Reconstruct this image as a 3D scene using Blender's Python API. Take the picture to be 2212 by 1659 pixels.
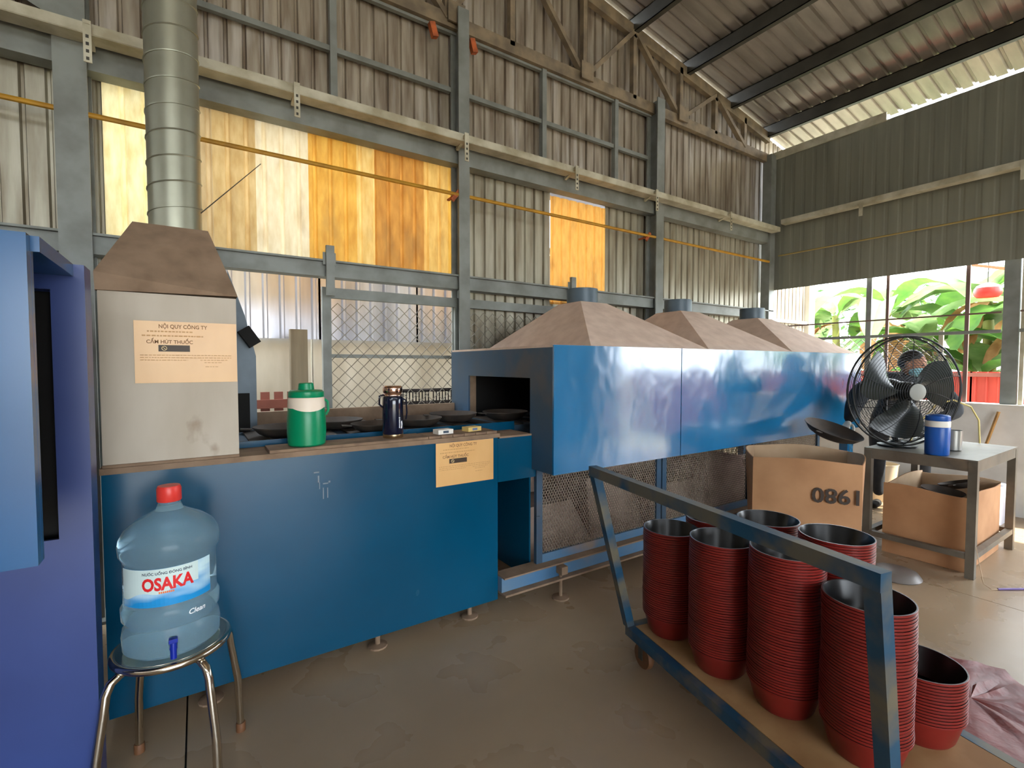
import bpy, math, random
from mathutils import Vector, Matrix
random.seed(7)
for o in list(bpy.data.objects): bpy.data.objects.remove(o, do_unlink=True)
S = bpy.context.scene
C = S.collection
R = math.radians
# ------------------------------------------------------------------ camera
H = 1.35; YAW = R(33.2); F_PX = 1040.0
PITCH = math.atan((829.5 - 789) / F_PX)
cam_d = bpy.data.cameras.new('camera'); cam = bpy.data.objects.new('camera', cam_d); C.objects.link(cam)
cam.location = (0, 0, H); cam.rotation_euler = (math.pi / 2 - PITCH, 0, -YAW)
cam_d.sensor_fit = 'HORIZONTAL'; cam_d.sensor_width = 36; cam_d.lens = 36 * F_PX / 2212; cam_d.clip_start = .02
S.camera = cam
# ------------------------------------------------------------------ world, sun, exposure
W = bpy.data.worlds.new('sky'); S.world = W; W.use_nodes = True
bg = W.node_tree.nodes['Background']; bg.inputs['Color'].default_value = (.86, .93, 1, 1); bg.inputs['Strength'].default_value = 2.6
sd = bpy.data.lights.new('sun', 'SUN'); sd.energy = 4.5; sd.angle = R(1.0); sd.color = (1, .93, .8)
so = bpy.data.objects.new('sun', sd); C.objects.link(so); so.location = (9, -6, 14)
so.rotation_euler = Vector((-.30, .55, -.78)).to_track_quat('-Z', 'Y').to_euler()
S.view_settings.view_transform = 'Standard'; S.view_settings.look = 'None'; S.view_settings.gamma = 1
S.view_settings.use_curve_mapping = False; S.view_settings.exposure = 2.35

# ------------------------------------------------------------------ materials
def lin(c):
    f = lambda v: v / 12.92 if v <= .04045 else ((v + .055) / 1.055) ** 2.4
    return tuple(f(v / 255) for v in c) + (1,)
MATS = {}
def M(name, c1, c2=None, rough=.5, metal=0.0, scale=(4, 4, 4), detail=5, ramp=(.35, .65), bump=0, bscale=None, bdist=.01,
      spec=.5, c3=None, s3=(1, 1, 1), r3=(.55, .7), rvar=0, coat=0, trans=0, ior=1.45, alpha=1, transl=0, coat_rough=.1):
    if name in MATS: return MATS[name]
    m = bpy.data.materials.new(name); m.use_nodes = True; MATS[name] = m
    nt = m.node_tree; N = nt.nodes; L = nt.links; p = N['Principled BSDF']
    p.inputs['Base Color'].default_value = lin(c1); p.inputs['Roughness'].default_value = rough; p.inputs['Metallic'].default_value = metal
    p.inputs['Specular IOR Level'].default_value = spec; p.inputs['Coat Weight'].default_value = coat; p.inputs['Coat Roughness'].default_value = coat_rough
    p.inputs['Transmission Weight'].default_value = trans; p.inputs['IOR'].default_value = ior; p.inputs['Alpha'].default_value = alpha
    tc = N.new('ShaderNodeTexCoord')
    def noise(sc, det, rmp, col=True):
        mp = N.new('ShaderNodeMapping'); mp.inputs['Scale'].default_value = sc; L.new(tc.outputs['Object'], mp.inputs['Vector'])
        n = N.new('ShaderNodeTexNoise'); n.inputs['Scale'].default_value = 1; n.inputs['Detail'].default_value = det; L.new(mp.outputs[0], n.inputs['Vector'])
        r = N.new('ShaderNodeValToRGB'); r.color_ramp.elements[0].position = rmp[0]; r.color_ramp.elements[1].position = rmp[1]; L.new(n.outputs['Fac'], r.inputs['Fac'])
        return n, r
    col = None
    if c2:
        n, r = noise(scale, detail, ramp); r.color_ramp.elements[0].color = lin(c1); r.color_ramp.elements[1].color = lin(c2); col = r.outputs['Color']
    if c3:
        n3, r3_ = noise(s3, 4, r3)
        mx = N.new('ShaderNodeMix'); mx.data_type = 'RGBA'; L.new(r3_.outputs['Color'], mx.inputs['Factor'])
        if col: L.new(col, mx.inputs['A'])
        else: mx.inputs['A'].default_value = lin(c1)
        mx.inputs['B'].default_value = lin(c3); col = mx.outputs['Result']
    if col: L.new(col, p.inputs['Base Color'])
    if rvar:
        nr, rr = noise((3, 3, 3), 4, (.3, .7)); mr = N.new('ShaderNodeMapRange'); L.new(rr.outputs['Color'], mr.inputs['Value'])
        mr.inputs['To Min'].default_value = max(.02, rough - rvar); mr.inputs['To Max'].default_value = min(1, rough + rvar); L.new(mr.outputs[0], p.inputs['Roughness'])
    if bump:
        nb, _ = noise(bscale or scale, 4, (0, 1)); b = N.new('ShaderNodeBump'); b.inputs['Strength'].default_value = bump; b.inputs['Distance'].default_value = bdist
        L.new(nb.outputs['Fac'], b.inputs['Height']); L.new(b.outputs[0], p.inputs['Normal'])
    if transl:
        t = N.new('ShaderNodeBsdfTranslucent'); mxs = N.new('ShaderNodeMixShader'); mxs.inputs[0].default_value = transl
        if col: L.new(col, t.inputs['Color'])
        else: t.inputs['Color'].default_value = lin(c1)
        L.new(p.outputs[0], mxs.inputs[1]); L.new(t.outputs[0], mxs.inputs[2]); L.new(mxs.outputs[0], N['Material Output'].inputs['Surface'])
    return m
sheet_m = M('weathered_metal_sheet', (176, 166, 150), (112, 96, 80), .42, .35, (14, 14, 1.6), 6, (.38, .72), .25, (30, 30, 5), .004, c3=(205, 200, 192), s3=(9, 9, .8), r3=(.56, .72))
sheet_low_m = M('grey_metal_sheet', (182, 178, 160), (128, 116, 96), .42, .35, (14, 14, 1.6), 6, (.38, .72), .25, (30, 30, 5), .004, c3=(96, 84, 66), s3=(6, 6, .7), r3=(.62, .8))
rsheet_m = M('dark_wall_sheet', (132, 132, 118), (112, 112, 100), .5, .2, (8, 8, .6), 4, (.35, .7))
roof_m = M('roof_sheet_metal', (170, 162, 156), (146, 140, 134), .32, .5, (2, 8, 2), 4)
steel_m = M('grey_painted_steel', (134, 138, 134), (112, 114, 108), .5, .1, (6, 6, 6), 5, (.4, .7))
dusty_steel_m = M('dusty_truss_steel', (138, 122, 98), (104, 92, 76), .7, 0, (8, 8, 8), 5)
darksteel_m = M('dark_purlin_steel', (70, 68, 60), (56, 54, 48), .55, .1, (5, 5, 5))
tray_m = M('cream_cable_tray', (196, 192, 172), (160, 152, 128), .5, .1, (7, 7, 7))
pipe_m = M('yellow_pipe_paint', (190, 142, 40), (160, 116, 36), .45, .1, (8, 8, 8))
rust_m = M('rusty_orange', (190, 98, 50), (140, 74, 44), .75, 0, (20, 20, 20))
conc_m = M('concrete_floor', (176, 156, 130), (154, 132, 104), .3, 0, (1.1, 1.1, 1.1), 6, (.25, .75), .06, (30, 30, 30), .003, c3=(142, 120, 96), s3=(.7, .7, .7), r3=(.4, .85), rvar=.1)
ground_m = M('outside_ground', (168, 158, 138), (130, 128, 100), .9, 0, (1.5, 1.5, 1.5))
sill_m = M('white_painted_concrete', (214, 212, 206), (186, 184, 178), .7, 0, (3, 3, 3), 5, (.4, .75))
cwall_m = M('stained_concrete_wall', (192, 186, 172), (158, 148, 130), .85, 0, (3, 3, .8), 5, (.35, .7))
zinc_m = M('bright_zinc_sheet', (196, 198, 208), (160, 162, 174), .3, .7, (5, 5, .6), 4)
blue_m = M('oven_blue_paint', (2, 76, 108), (2, 66, 96), .22, 0, (1.2, 1.2, 1.2), 4, (.3, .7), .10, (2.2, 2.2, 2.2), .03, c3=(60, 76, 84), s3=(1.1, 1.1, 1.4), r3=(.66, .9), rvar=.06)
blue_hood_m = M('oven_hood_blue_paint', (20, 112, 164), (14, 100, 150), .18, 0, (1.5, 1.5, 1.5), 4, (.3, .7),   .40, (1.3, 1.3, .9), .10, spec=1.0, coat=1, coat_rough=.10)
blue_dusty_m = M('dusty_blue_grey_paint', (52, 82, 108), (70, 82, 92), .5, 0, (3, 3, 3), 5, (.35, .7), c3=(110, 92, 76), s3=(2, 2, 2), r3=(.58, .8))
blue_rail_m = M('light_blue_rail_paint', (74, 118, 158), (98, 124, 146), .45, 0, (4, 4, 4), 5, c3=(150, 128, 108), s3=(3, 3, 3), r3=(.58, .75))
cab_m = M('violet_blue_paint', (54, 72, 130), (46, 62, 116), .3, 0, (2, 2, 2), 4)
cab_l_m = M('bright_blue_paint', (34, 92, 144), (28, 82, 130), .22, 0, (2, 2, 2), 4)
dust_m = M('brown_dust_coat', (222, 198, 180), (204, 178, 160), .95, 0, (10, 10, 10), 6, (.35, .7), .3, (60, 60, 60), .002)
dustd_m = M('dark_brown_dust', (148, 124, 102), (122, 100, 80), .95, 0, (10, 10, 10), 6, (.35, .7), .3, (60, 60, 60), .002)
white_m = M('stained_white_sheet', (190, 180, 164), (172, 160, 142), .6, .05, (6, 6, 2), 6, (.35, .75), c3=(136, 112, 88), s3=(9, 9, 6), r3=(.66, .84))
duct_m = M('galvanised_duct', (172, 172, 154), (146, 146, 128), .34, .65, (5, 5, 3), 4, (.35, .7))
greyblue_m = M('grey_blue_stub_paint', (84, 100, 112), (68, 82, 92), .4, .1, (5, 5, 5))
black_m = M('black_void', (14, 13, 12), None, .8)  # plain black; in the openings it stands in for their shade
pan_blk_m = M('black_nonstick', (22, 22, 24), None, .28)
pan_red_m = M('red_enamel', (126, 34, 28), (114, 30, 26), .35, 0, (5, 5, 5))
wok_m = M('dusty_black_pan', (50, 46, 42), (76, 64, 54), .75, .0, (8, 8, 8), 5)
green_m = M('green_plastic', (0, 138, 92), None, .32); cream_m = M('cream_plastic', (240, 224, 204), None, .4)
navy_m = M('navy_flask_paint', (16, 22, 44), None, .15, coat=.5); chrome_m = M('rose_chrome', (236, 196, 178), None, .12, 1)
brass_m = M('brushed_gold_steel', (214, 196, 160), None, .25, 1)
kraft_m = M('cardboard', (186, 140, 100), (168, 122, 84), .8, 0, (4, 4, 4), 4)
kraft_in_m = M('cardboard_pale', (206, 178, 146), (188, 158, 124), .85, 0, (4, 4, 4), 4)
board_m = M('worn_cardboard_strip', (150, 124, 100), (116, 94, 76), .85, 0, (10, 10, 10))
paper_m = M('amber_laminated_paper', (228, 182, 122), (214, 164, 104), .3, 0, (5, 1.5, 2), 3, (.35, .65), .05, (6, 6, 6), .01)
ink_m = M('brown_ink', (140, 100, 60), None, .6); inkb_m = M('black_ink', (62, 48, 34), None, .5); inkp_m = M('pale_ink', (226, 200, 150), None, .6)
inkf_m = M('faded_ink', (196, 150, 96), None, .6)
chromes_m = M('polished_steel_tube', (206, 196, 180), None, .16, 1)
fan_m = M('black_fan_plastic', (30, 33, 32), None, .35); fanblade_m = M('dark_fan_blade', (46, 52, 50), None, .22)
wire_m = M('dark_wire', (40, 42, 46), None, .4, .5); galv_m = M('galvanised_wire', (118, 112, 100), None, .5, .4)
mesh_m = M('dusty_expanded_metal', (150, 136, 120), (122, 108, 94), .6, .15, (6, 6, 6))
trol_m = M('chipped_teal_paint', (24, 66, 94), (34, 76, 102), .45, .1, (9, 9, 9), 5, (.4, .6), c3=(104, 98, 82), s3=(6, 6, 6), r3=(.42, .58))
deck_m = M('plywood_deck', (176, 140, 96), (150, 112, 72), .8, 0, (5, 5, 5))
rubber_m = M('brown_rubber_wheel', (112, 74, 46), None, .6)
table_m = M('worn_steel_table', (112, 106, 94), (92, 86, 76), .45, .25, (6, 6, 6), 5, c3=(140, 122, 100), s3=(3, 3, 3), r3=(.56, .75))
bluejug_m = M('blue_plastic', (24, 84, 168), None, .35); whitep_m = M('white_plastic', (232, 228, 218), None, .4)
cloth_m = M('dark_work_clothes', (40, 44, 50), (30, 33, 38), .85, 0, (12, 12, 12)); skin_m = M('skin', (176, 126, 98), None, .55)
hair_m = M('black_hair', (26, 22, 20), None, .5); mask_m = M('pale_blue_mask', (150, 206, 220), None, .7); glove_m = M('white_cotton', (226, 222, 212), None, .9)
wood_m = M('pale_wood', (190, 146, 86), (160, 118, 66), .7, 0, (3, 3, 14)); redwood_m = M('red_brown_paint', (130, 76, 64), (110, 62, 54), .7, 0, (4, 4, 4))
crate_m = M('dark_crate_plastic', (36, 30, 32), None, .6)
redfence_m = M('red_fence_sheet', (176, 62, 48), (150, 52, 42), .6, 0, (6, 6, 1))
leaf_m = M('banana_leaf_green', (88, 124, 50), (66, 102, 44), .45, 0, (5, 5, 5), 3, transl=.45)
leaf2_m = M('pale_banana_leaf', (136, 158, 104), (108, 134, 82), .4, 0, (5, 5, 5), 3, transl=.45)
dead_m = M('dry_leaf', (186, 140, 92), (150, 104, 66), .8, 0, (6, 6, 6), transl=.3); stem_m = M('banana_stem', (140, 146, 74), (112, 104, 60), .7, 0, (6, 6, 2))
bush_m = M('bush_leaf', (82, 112, 60), (56, 84, 44), .5, 0, (3, 3, 3), transl=.4)
lampred_m = M('red_lamp_enamel', (206, 50, 42), None, .4); orange_m = M('orange_paint', (190, 120, 84), None, .7)
redsheet_m = M('dull_red_plastic', (136, 58, 54), (116, 48, 46), .45, 0, (6, 6, 6), 4, bump=.5, bscale=(9, 9, 9), bdist=.02)
purple_m = M('purple_cable', (110, 90, 150), None, .5); capred_m = M('red_cap', (222, 60, 52), None, .35); tapblue_m = M('blue_tap', (16, 40, 150), None, .3)
water_m = M('blue_water_bottle', (186, 220, 234), None, .05, trans=.8, ior=1.2)
lbl_m = M('bottle_label_blue', (30, 146, 214), (206, 236, 246), .35, 0, (3, 3, 9), 3, (.44, .58)); lblw_m = M('bottle_label_pale', (208, 228, 226), None, .4)
redink_m = M('red_print', (222, 36, 40), None, .4); orink_m = M('orange_print', (236, 120, 60), None, .4); dkink_m = M('dark_print', (64, 80, 96), None, .5); whink_m = M('white_print', (245, 248, 250), None, .4)
scratch_m = M('bare_scratch', (120, 132, 142), None, .6)
def fib(name, a, b, t=.5): return M(name, a, b, .5, 0, (26, 26, 7), 6, (.3, .7), .2, (40, 40, 14), .004, transl=t * .54, c3=(142, 104, 58), s3=(7, 7, 2.4), r3=(.55, .9))

# ------------------------------------------------------------------ mesh building
ORG = {}
class MB:
    def __init__(s): s.v = []; s.f = []; s.mi = []
    def add(s, vs, fs, mi=0):
        n = len(s.v); s.v += [tuple(v) for v in vs]; s.f += [tuple(i + n for i in f) for f in fs]; s.mi += [mi] * len(fs); return s
    def box(s, x0, x1, y0, y1, z0, z1, mi=0):
        return s.add([(x0, y0, z0), (x1, y0, z0), (x1, y1, z0), (x0, y1, z0), (x0, y0, z1), (x1, y0, z1), (x1, y1, z1), (x0, y1, z1)],
                     [(0, 3, 2, 1), (4, 5, 6, 7), (0, 1, 5, 4), (1, 2, 6, 5), (2, 3, 7, 6), (3, 0, 4, 7)], mi)
    def obox(s, c, ax, hx, ay, hy, hz, mi=0):
        c = Vector(c); ax = Vector(ax).normalized(); ay = Vector(ay).normalized(); az = ax.cross(ay)
        vs = [c + ax * hx * i + ay * hy * j + az * hz * k for k in (-1, 1) for i, j in ((-1, -1), (1, -1), (1, 1), (-1, 1))]
        return s.add(vs, [(0, 3, 2, 1), (4, 5, 6, 7), (0, 1, 5, 4), (1, 2, 6, 5), (2, 3, 7, 6), (3, 0, 4, 7)], mi)
    def bar(s, p, q, w, h=None, up=(0, 0, 1), mi=0, cap=True):
        p = Vector(p); q = Vector(q); d = (q - p).normalized(); u = Vector(up)
        if abs(d.dot(u)) > .98: u = Vector((1, 0, 0))
        a = d.cross(u).normalized(); b = a.cross(d); h = h or w
        vs = [e + a * w / 2 * i + b * h / 2 * j for e in (p, q) for i, j in ((-1, -1), (1, -1), (1, 1), (-1, 1))]
        fs = [(0, 1, 5, 4), (1, 2, 6, 5), (2, 3, 7, 6), (3, 0, 4, 7)]
        if cap: fs += [(0, 3, 2, 1), (4, 5, 6, 7)]
        return s.add(vs, fs, mi)
    def tube(s, pts, r, n=8, closed=False, mi=0):
        pts = [Vector(p) for p in pts]; m = len(pts); rr = r if isinstance(r, (list, tuple)) else [r] * m; vs = []; up = None
        for i, p in enumerate(pts):
            if closed: d = (pts[(i + 1) % m] - pts[i - 1])
            else: d = (pts[min(i + 1, m - 1)] - pts[max(i - 1, 0)])
            d = d.normalized()
            if up is None: up = Vector((0, 0, 1)) if abs(d.z) < .9 else Vector((1, 0, 0))
            a = d.cross(up).normalized(); b = a.cross(d).normalized(); up = b
            vs += [p + (a * math.cos(t) + b * math.sin(t)) * rr[i] for t in [2 * math.pi * k / n for k in range(n)]]
        fs = []
        for i in range(m if closed else m - 1):
            j = (i + 1) % m
            fs += [(i * n + k, i * n + (k + 1) % n, j * n + (k + 1) % n, j * n + k) for k in range(n)]
        if not closed: fs += [tuple(range(n))[::-1], tuple((m - 1) * n + k for k in range(n))]
        return s.add(vs, fs, mi)
    def lathe(s, prof, n=32, c=(0, 0, 0), mi=None, axis=None, cap=True):
        c = Vector(c); ax = Vector(axis or (0, 0, 1)).normalized(); t = Vector((1, 0, 0)) if abs(ax.x) < .9 else Vector((0, 1, 0))
        a = (t - ax * t.dot(ax)).normalized(); b = ax.cross(a); base = len(s.v); m = len(prof)
        s.v += [tuple(c + (a * math.cos(2 * math.pi * k / n) + b * math.sin(2 * math.pi * k / n)) * r + ax * z) for r, z in prof for k in range(n)]
        for i in range(m - 1):
            for k in range(n):
                s.f.append((base + i * n + k, base + i * n + (k + 1) % n, base + (i + 1) * n + (k + 1) % n, base + (i + 1) * n + k)); s.mi.append(mi[i] if mi else 0)
        if cap:
            if prof[0][0] > 1e-5: s.f.append(tuple(base + k for k in range(n))[::-1]); s.mi.append(mi[0] if mi else 0)
            if prof[-1][0] > 1e-5: s.f.append(tuple(base + (m - 1) * n + k for k in range(n))); s.mi.append(mi[-1] if mi else 0)
        return s
    def mesh(s, name, mats, org=(0, 0, 0), smooth=False):
        me = bpy.data.meshes.new(name); o = Vector(org)
        me.from_pydata([tuple(Vector(v) - o) for v in s.v], [], s.f)
        for m in (mats if isinstance(mats, (list, tuple)) else [mats]): me.materials.append(m)
        for p, i in zip(me.polygons, s.mi): p.material_index = i; p.use_smooth = smooth
        if smooth:
            try: me.set_sharp_from_angle(angle=R(40))
            except Exception: pass
        me.update(); return me
    def build(s, name, mats, parent=None, smooth=False, org=None):
        if parent is not None: org = ORG[parent.name]
        elif org is None:
            xs, ys, zs = zip(*s.v); org = ((min(xs) + max(xs)) / 2, (min(ys) + max(ys)) / 2, min(zs))
        o = bpy.data.objects.new(name, s.mesh(name, mats, org, smooth)); C.objects.link(o); ORG[o.name] = Vector(org)
        if parent is not None: o.parent = parent
        else: o.location = org
        return o
def tag(o, label, cat, group=None):
    o['label'] = label; o['category'] = cat
    if group: o['group'] = group
    return o
def thing(name, label, cat, loc, group=None):
    o = bpy.data.objects.new(name, None); C.objects.link(o); o.location = loc; o.empty_display_size = .1; ORG[o.name] = Vector(loc); return tag(o, label, cat, group)
def struct(name, loc=(0, 0, 0)):
    o = bpy.data.objects.new(name, None); C.objects.link(o); o.location = loc; ORG[o.name] = Vector(loc); o['kind'] = 'structure'; return o
def B(name, mat, parent, *box): return MB().box(*box).build(name, mat, parent)
def text_raw(body, size, bold=0):
    cu = bpy.data.curves.new('t', 'FONT'); cu.body = body; cu.size = size; cu.align_x = 'CENTER'; cu.align_y = 'CENTER'; cu.offset = bold; cu.resolution_u = 3
    o = bpy.data.objects.new('t', cu); C.objects.link(o); bpy.context.view_layer.update()
    me = bpy.data.meshes.new_from_object(o.evaluated_get(bpy.context.evaluated_depsgraph_get()))
    vs = [v.co.copy() for v in me.vertices]; fs = [tuple(p.vertices) for p in me.polygons]
    bpy.data.objects.remove(o); bpy.data.curves.remove(cu); bpy.data.meshes.remove(me); return vs, fs
def text_on(name, body, size, mat, parent, fn, bold=0, width=None):
    vs, fs = text_raw(body, size, bold)
    if width and vs:
        w = max(v.x for v in vs) - min(v.x for v in vs); k = width / w
        for v in vs: v.x *= k
    return MB().add([fn(v.x, v.y) for v in vs], fs).build(name, mat, parent)
# ------------------------------------------------------------------ the building
WY = 3.45; XC = 6.10
def zr(x): return 4.30 + .165 * (XC - x) if x >= -.2 else 4.30 + .165 * (XC + .4 + x)
def corr(s0, s1, pt, t0, t1, pitch=.1, depth=.02, gw=.26, sub=1):
    """corrugated sheet: pt(s, off, t); t0/t1 may be functions of s"""
    prof = []; k = math.floor(s0 / pitch) - 1
    while k * pitch < s1 + pitch:
        b = k * pitch
        for ds, off in ((0, 0), (pitch * (1 - gw), 0), (pitch * (1 - gw * .72), depth), (pitch * (1 - gw * .28), depth)): prof.append((b + ds, off))
        k += 1
    def at(s):
        for (a, oa), (b, ob) in zip(prof, prof[1:]):
            if a <= s <= b: return oa + (ob - oa) * (s - a) / max(b - a, 1e-9)
        return 0
    ss = [s0] + [a for a, _ in prof if s0 + 1e-4 < a < s1 - 1e-4] + [s1]
    g0 = t0 if callable(t0) else (lambda s: t0); g1 = t1 if callable(t1) else (lambda s: t1)
    mb = MB(); vs = []
    for s in ss:
        o = at(s); vs += [pt(s, o, g0(s) + (g1(s) - g0(s)) * j / sub) for j in range(sub + 1)]
    n = sub + 1
    mb.add(vs, [(i * n + j, (i + 1) * n + j, (i + 1) * n + j + 1, i * n + j + 1) for i in range(len(ss) - 1) for j in range(sub)])
    return mb
# floor: cast slabs with open joints
fl = struct('floor')
xs = [-7.6, -3.89, -.06, 3.77, 6.1]; ys = [-6, -2.6, 1.05 - 1.9, 3.5]
for i in range(len(xs) - 1):
    for j in range(len(ys) - 1):
        B('slab', conc_m, fl, xs[i] + .003, xs[i + 1] - .003, ys[j] + .003, ys[j + 1] - .003, -.12, 0)
B('joint_bed', darksteel_m, fl, -7.6, 6.1, -6, 3.5, -.16, -.02)
gr = MB().box(-40, 40, -40, 40, -.5, -.17).build('ground', ground_m); gr['kind'] = 'structure'
# back (gable) wall, each sheet a part
wb = struct('wall_back', (0, WY, 0))
pb = lambda s, o, z: (s, WY + o, z)
def bsheet(x0, x1, z0, z1, mat, name='metal_sheet', dy=0, **k):
    return corr(x0, x1, lambda s, o, z: (s, WY + dy + o, z), z0, z1, **k).build(name, mat, wb)
top = lambda x: zr(x) - .045
x = -7.0
while x < XC - .05:                                  # upper course
    x1 = min(x + 1.0, XC - .02); bsheet(x, x1 + .03, 2.9, top, sheet_m, dy=.003 * (int(x + 20) % 2)); x += 1.0
bsheet(XC - .02, XC + .52, 3.85, top, sheet_m)
fibs = [(-.40, -.115, 2.0, 2.93, (240, 226, 176), (214, 190, 128), .62), (-.115, .105, 2.0, 2.93, (206, 180, 134), (182, 152, 104), .42), (.105, .335, 2.0, 2.93, (214, 184, 128), (186, 150, 90), .45),
        (.335, .645, 2.0, 2.93, (232, 218, 184), (212, 190, 146), .5), (.645, .96, 2.0, 2.93, (224, 172, 76), (196, 138, 50), .5), (.96, 1.09, 2.0, 2.93, (230, 196, 124), (206, 160, 80), .52),
        (1.09, 1.46, 2.0, 2.93, (206, 146, 66), (172, 114, 46), .46), (1.46, 1.66, 2.0, 2.93, (226, 184, 104), (200, 150, 72), .52), (1.66, 1.83, 2.0, 2.93, (226, 178, 82), (204, 150, 60), .55), (2.66, 3.33, 1.9, 2.86, (234, 178, 92), (214, 154, 72), .5)]
for k, (a, b, z0, z1, c1, c2, t) in enumerate(fibs):
    bsheet(a, b, z0, z1, fib('fibreglass_%d' % k, c1, c2, t), 'fibreglass_sheet', dy=-.004, depth=.014, gw=.3)
for a, b, z0 in ((-7, -5.5, 0), (-5.5, -4, 0), (-4, -2.6, 0), (-2.6, -1.4, 0), (-1.4, -.4, 0), (1.83, 2.66, 0), (3.33, 4.2, 0), (4.2, 5.2, 0), (5.2, 6.08, 0)):
    bsheet(a, b, z0, 2.92, sheet_low_m)
bsheet(2.64, 3.35, 0, 1.93, sheet_low_m, dy=.004)
IY = WY - .03
for nm, z0, z1, y0 in (('girt', 2.87, 3.02, IY - .1), ('girt', 1.93, 2.035, IY - .1)):
    B(nm, steel_m, wb, -7, XC, y0, IY, z0, z1); B('flange', steel_m, wb, -7, XC, y0 - .03, IY, z1 - .012, z1)
for x0, x1 in ((-.45, 1.66), (1.77, 3.86)): B('thin_girt', steel_m, wb, x0, x1, IY - .035, IY - .002, 3.425, 3.46)
for z in (3.86, 3.91): B('thin_girt', steel_m, wb, -.45, 3.9, IY - .035, IY - .002, z, z + .022)
for xx in (.80, 2.54, 3.40): B('stud', steel_m, wb, xx - .022, xx + .022, IY - .05, IY - .002, 3.02, 3.9)
B('added_canopy', zinc_m, wb, -.6, 6.0, WY + .03, WY + .34, 2.96, 2.975)  # unseen strip added outside to shade the tops of the fibreglass sheets
# columns
for (xx, w, z1, lab) in ((1.715, .09, 4.0, 'grey steel column between the orange fibreglass sheets and the bare metal sheets'), (3.92, .11, 4.0, 'grey steel column right of the single orange fibreglass sheet'), (-.5, .13, 5.0, 'wide grey steel column behind the blue cabinet beside the duct')):
    t = thing('steel_column', lab, 'column', (xx, IY - .1, 0)); m = MB(); m.box(xx - w / 2, xx + w / 2, IY - .145, IY - .133, 0, z1); m.box(xx - .006, xx + .006, IY - .133, IY - .02, 0, z1); m.box(xx - w / 2, xx + w / 2, IY - .02, IY - .004, 0, z1); m.build('section', steel_m, t)
    MB().box(xx - w / 2 - .04, xx + w / 2 + .04, IY - .2, IY, 0, .015).build('base_plate', steel_m, t)
    if xx < 0: MB().add([(xx + w / 2, IY - .152, 3.0), (xx - .55, IY - .152, 3.3), (xx - .55, IY - .152, 5), (xx + w / 2, IY - .152, 5), (xx + w / 2, IY - .146, 3.0), (xx - .55, IY - .146, 3.3), (xx - .55, IY - .146, 5), (xx + w / 2, IY - .146, 5)], [(0, 3, 2, 1), (4, 5, 6, 7), (0, 1, 5, 4), (1, 2, 6, 5), (2, 3, 7, 6), (3, 0, 4, 7)]).build('haunch_plate', steel_m, t)
t = thing('steel_column', 'dark grey steel column in the corner of the two metal walls', 'column', (XC - .07, IY - .07, 0)); MB().box(XC - .13, XC - .02, IY - .13, IY - .02, 0, 3.95).build('section', steel_m, t)
# roof truss along the gable wall
TY = WY - .075
tr = thing('roof_truss', 'dusty brown steel angle truss under the sloping roof edge', 'truss', (2.5, TY, 3.85))
def fr(xp): return xp * TY / WY       # truss stands nearer than the wall
def zt(z): return H + (z - H) * TY / WY
BCZ = zt(4.0)
MB().bar((-6, TY, BCZ), (XC - .05, TY, BCZ - .02), .05, .10).build('bottom_chord', dusty_steel_m, tr)
tcz = lambda x_: zr(x_) - .125
MB().bar((-.2, TY, tcz(-.2)), (XC - .06, TY, tcz(XC)), .05, .11, up=(0, 0, 1)).build('top_chord', dusty_steel_m, tr)
jx = [.55, 1.62, 2.2, 2.98, 3.62, 4.32, 4.93, 5.5]
for i, xx in enumerate(jx): MB().bar((xx, TY, BCZ), (xx, TY, tcz(xx)), .045, .05, up=(0, 1, 0)).build('vertical', dusty_steel_m, tr)
for i in range(len(jx) - 1):
    a, b = jx[i], jx[i + 1]; p, q = ((a, TY - .01, BCZ), (b, TY - .01, tcz(b))) if i % 2 == 1 else ((a, TY - .01, tcz(a)), (b, TY - .01, BCZ))
    MB().bar(p, q, .04, .05, up=(0, 1, 0)).build('diagonal', dusty_steel_m, tr)
for xx in (1.68, 2.98, 4.32): MB().box(xx - .07, xx + .07, TY - .06, TY - .046, BCZ - .04, BCZ + .11).build('gusset_plate', dusty_steel_m, tr)
for xx, l in ((1.50, 'left of'), (1.83, 'right of')):
    tag(MB().obox((xx, TY - .03, 3.80), (1, 0, .3), .022, (0, 1, 0), .02, .05).build('pipe_clamp', rust_m), 'small rusty orange clamp hanging just %s the column below the truss' % l, 'clamp')
# roof
cl = struct('ceiling', (0, 0, 4))
yy = -6.0
while yy < WY + .02:
    y1 = min(yy + 1.0, WY + .03)
    corr(yy, y1, lambda s, o, x_: (x_, s, zr(x_) + o), -.2, XC + .60, pitch=.125, depth=.024, gw=.34).build('roof_sheet', roof_m, cl)
    corr(yy, y1, lambda s, o, x_: (x_, s, zr(x_) + o), -7.2, -.2, pitch=.125, depth=.024, gw=.34).build('roof_sheet', roof_m, cl)
    yy += 1.0
for xx in (6.0, 5.22, 4.43, 3.62, 2.8, 2.0, 1.2, .4, -.6, -1.6, -2.6, -3.6, -4.6, -5.6, -6.4):
    z = zr(xx) - .075; m = MB(); m.box(xx - .025, xx - .019, -6, WY - .01, z - .07, z + .07); m.box(xx - .025, xx + .03, -6, WY - .01, z + .062, z + .07); m.box(xx - .025, xx + .03, -6, WY - .01, z - .07, z - .062); m.build('purlin', darksteel_m, cl)
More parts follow.
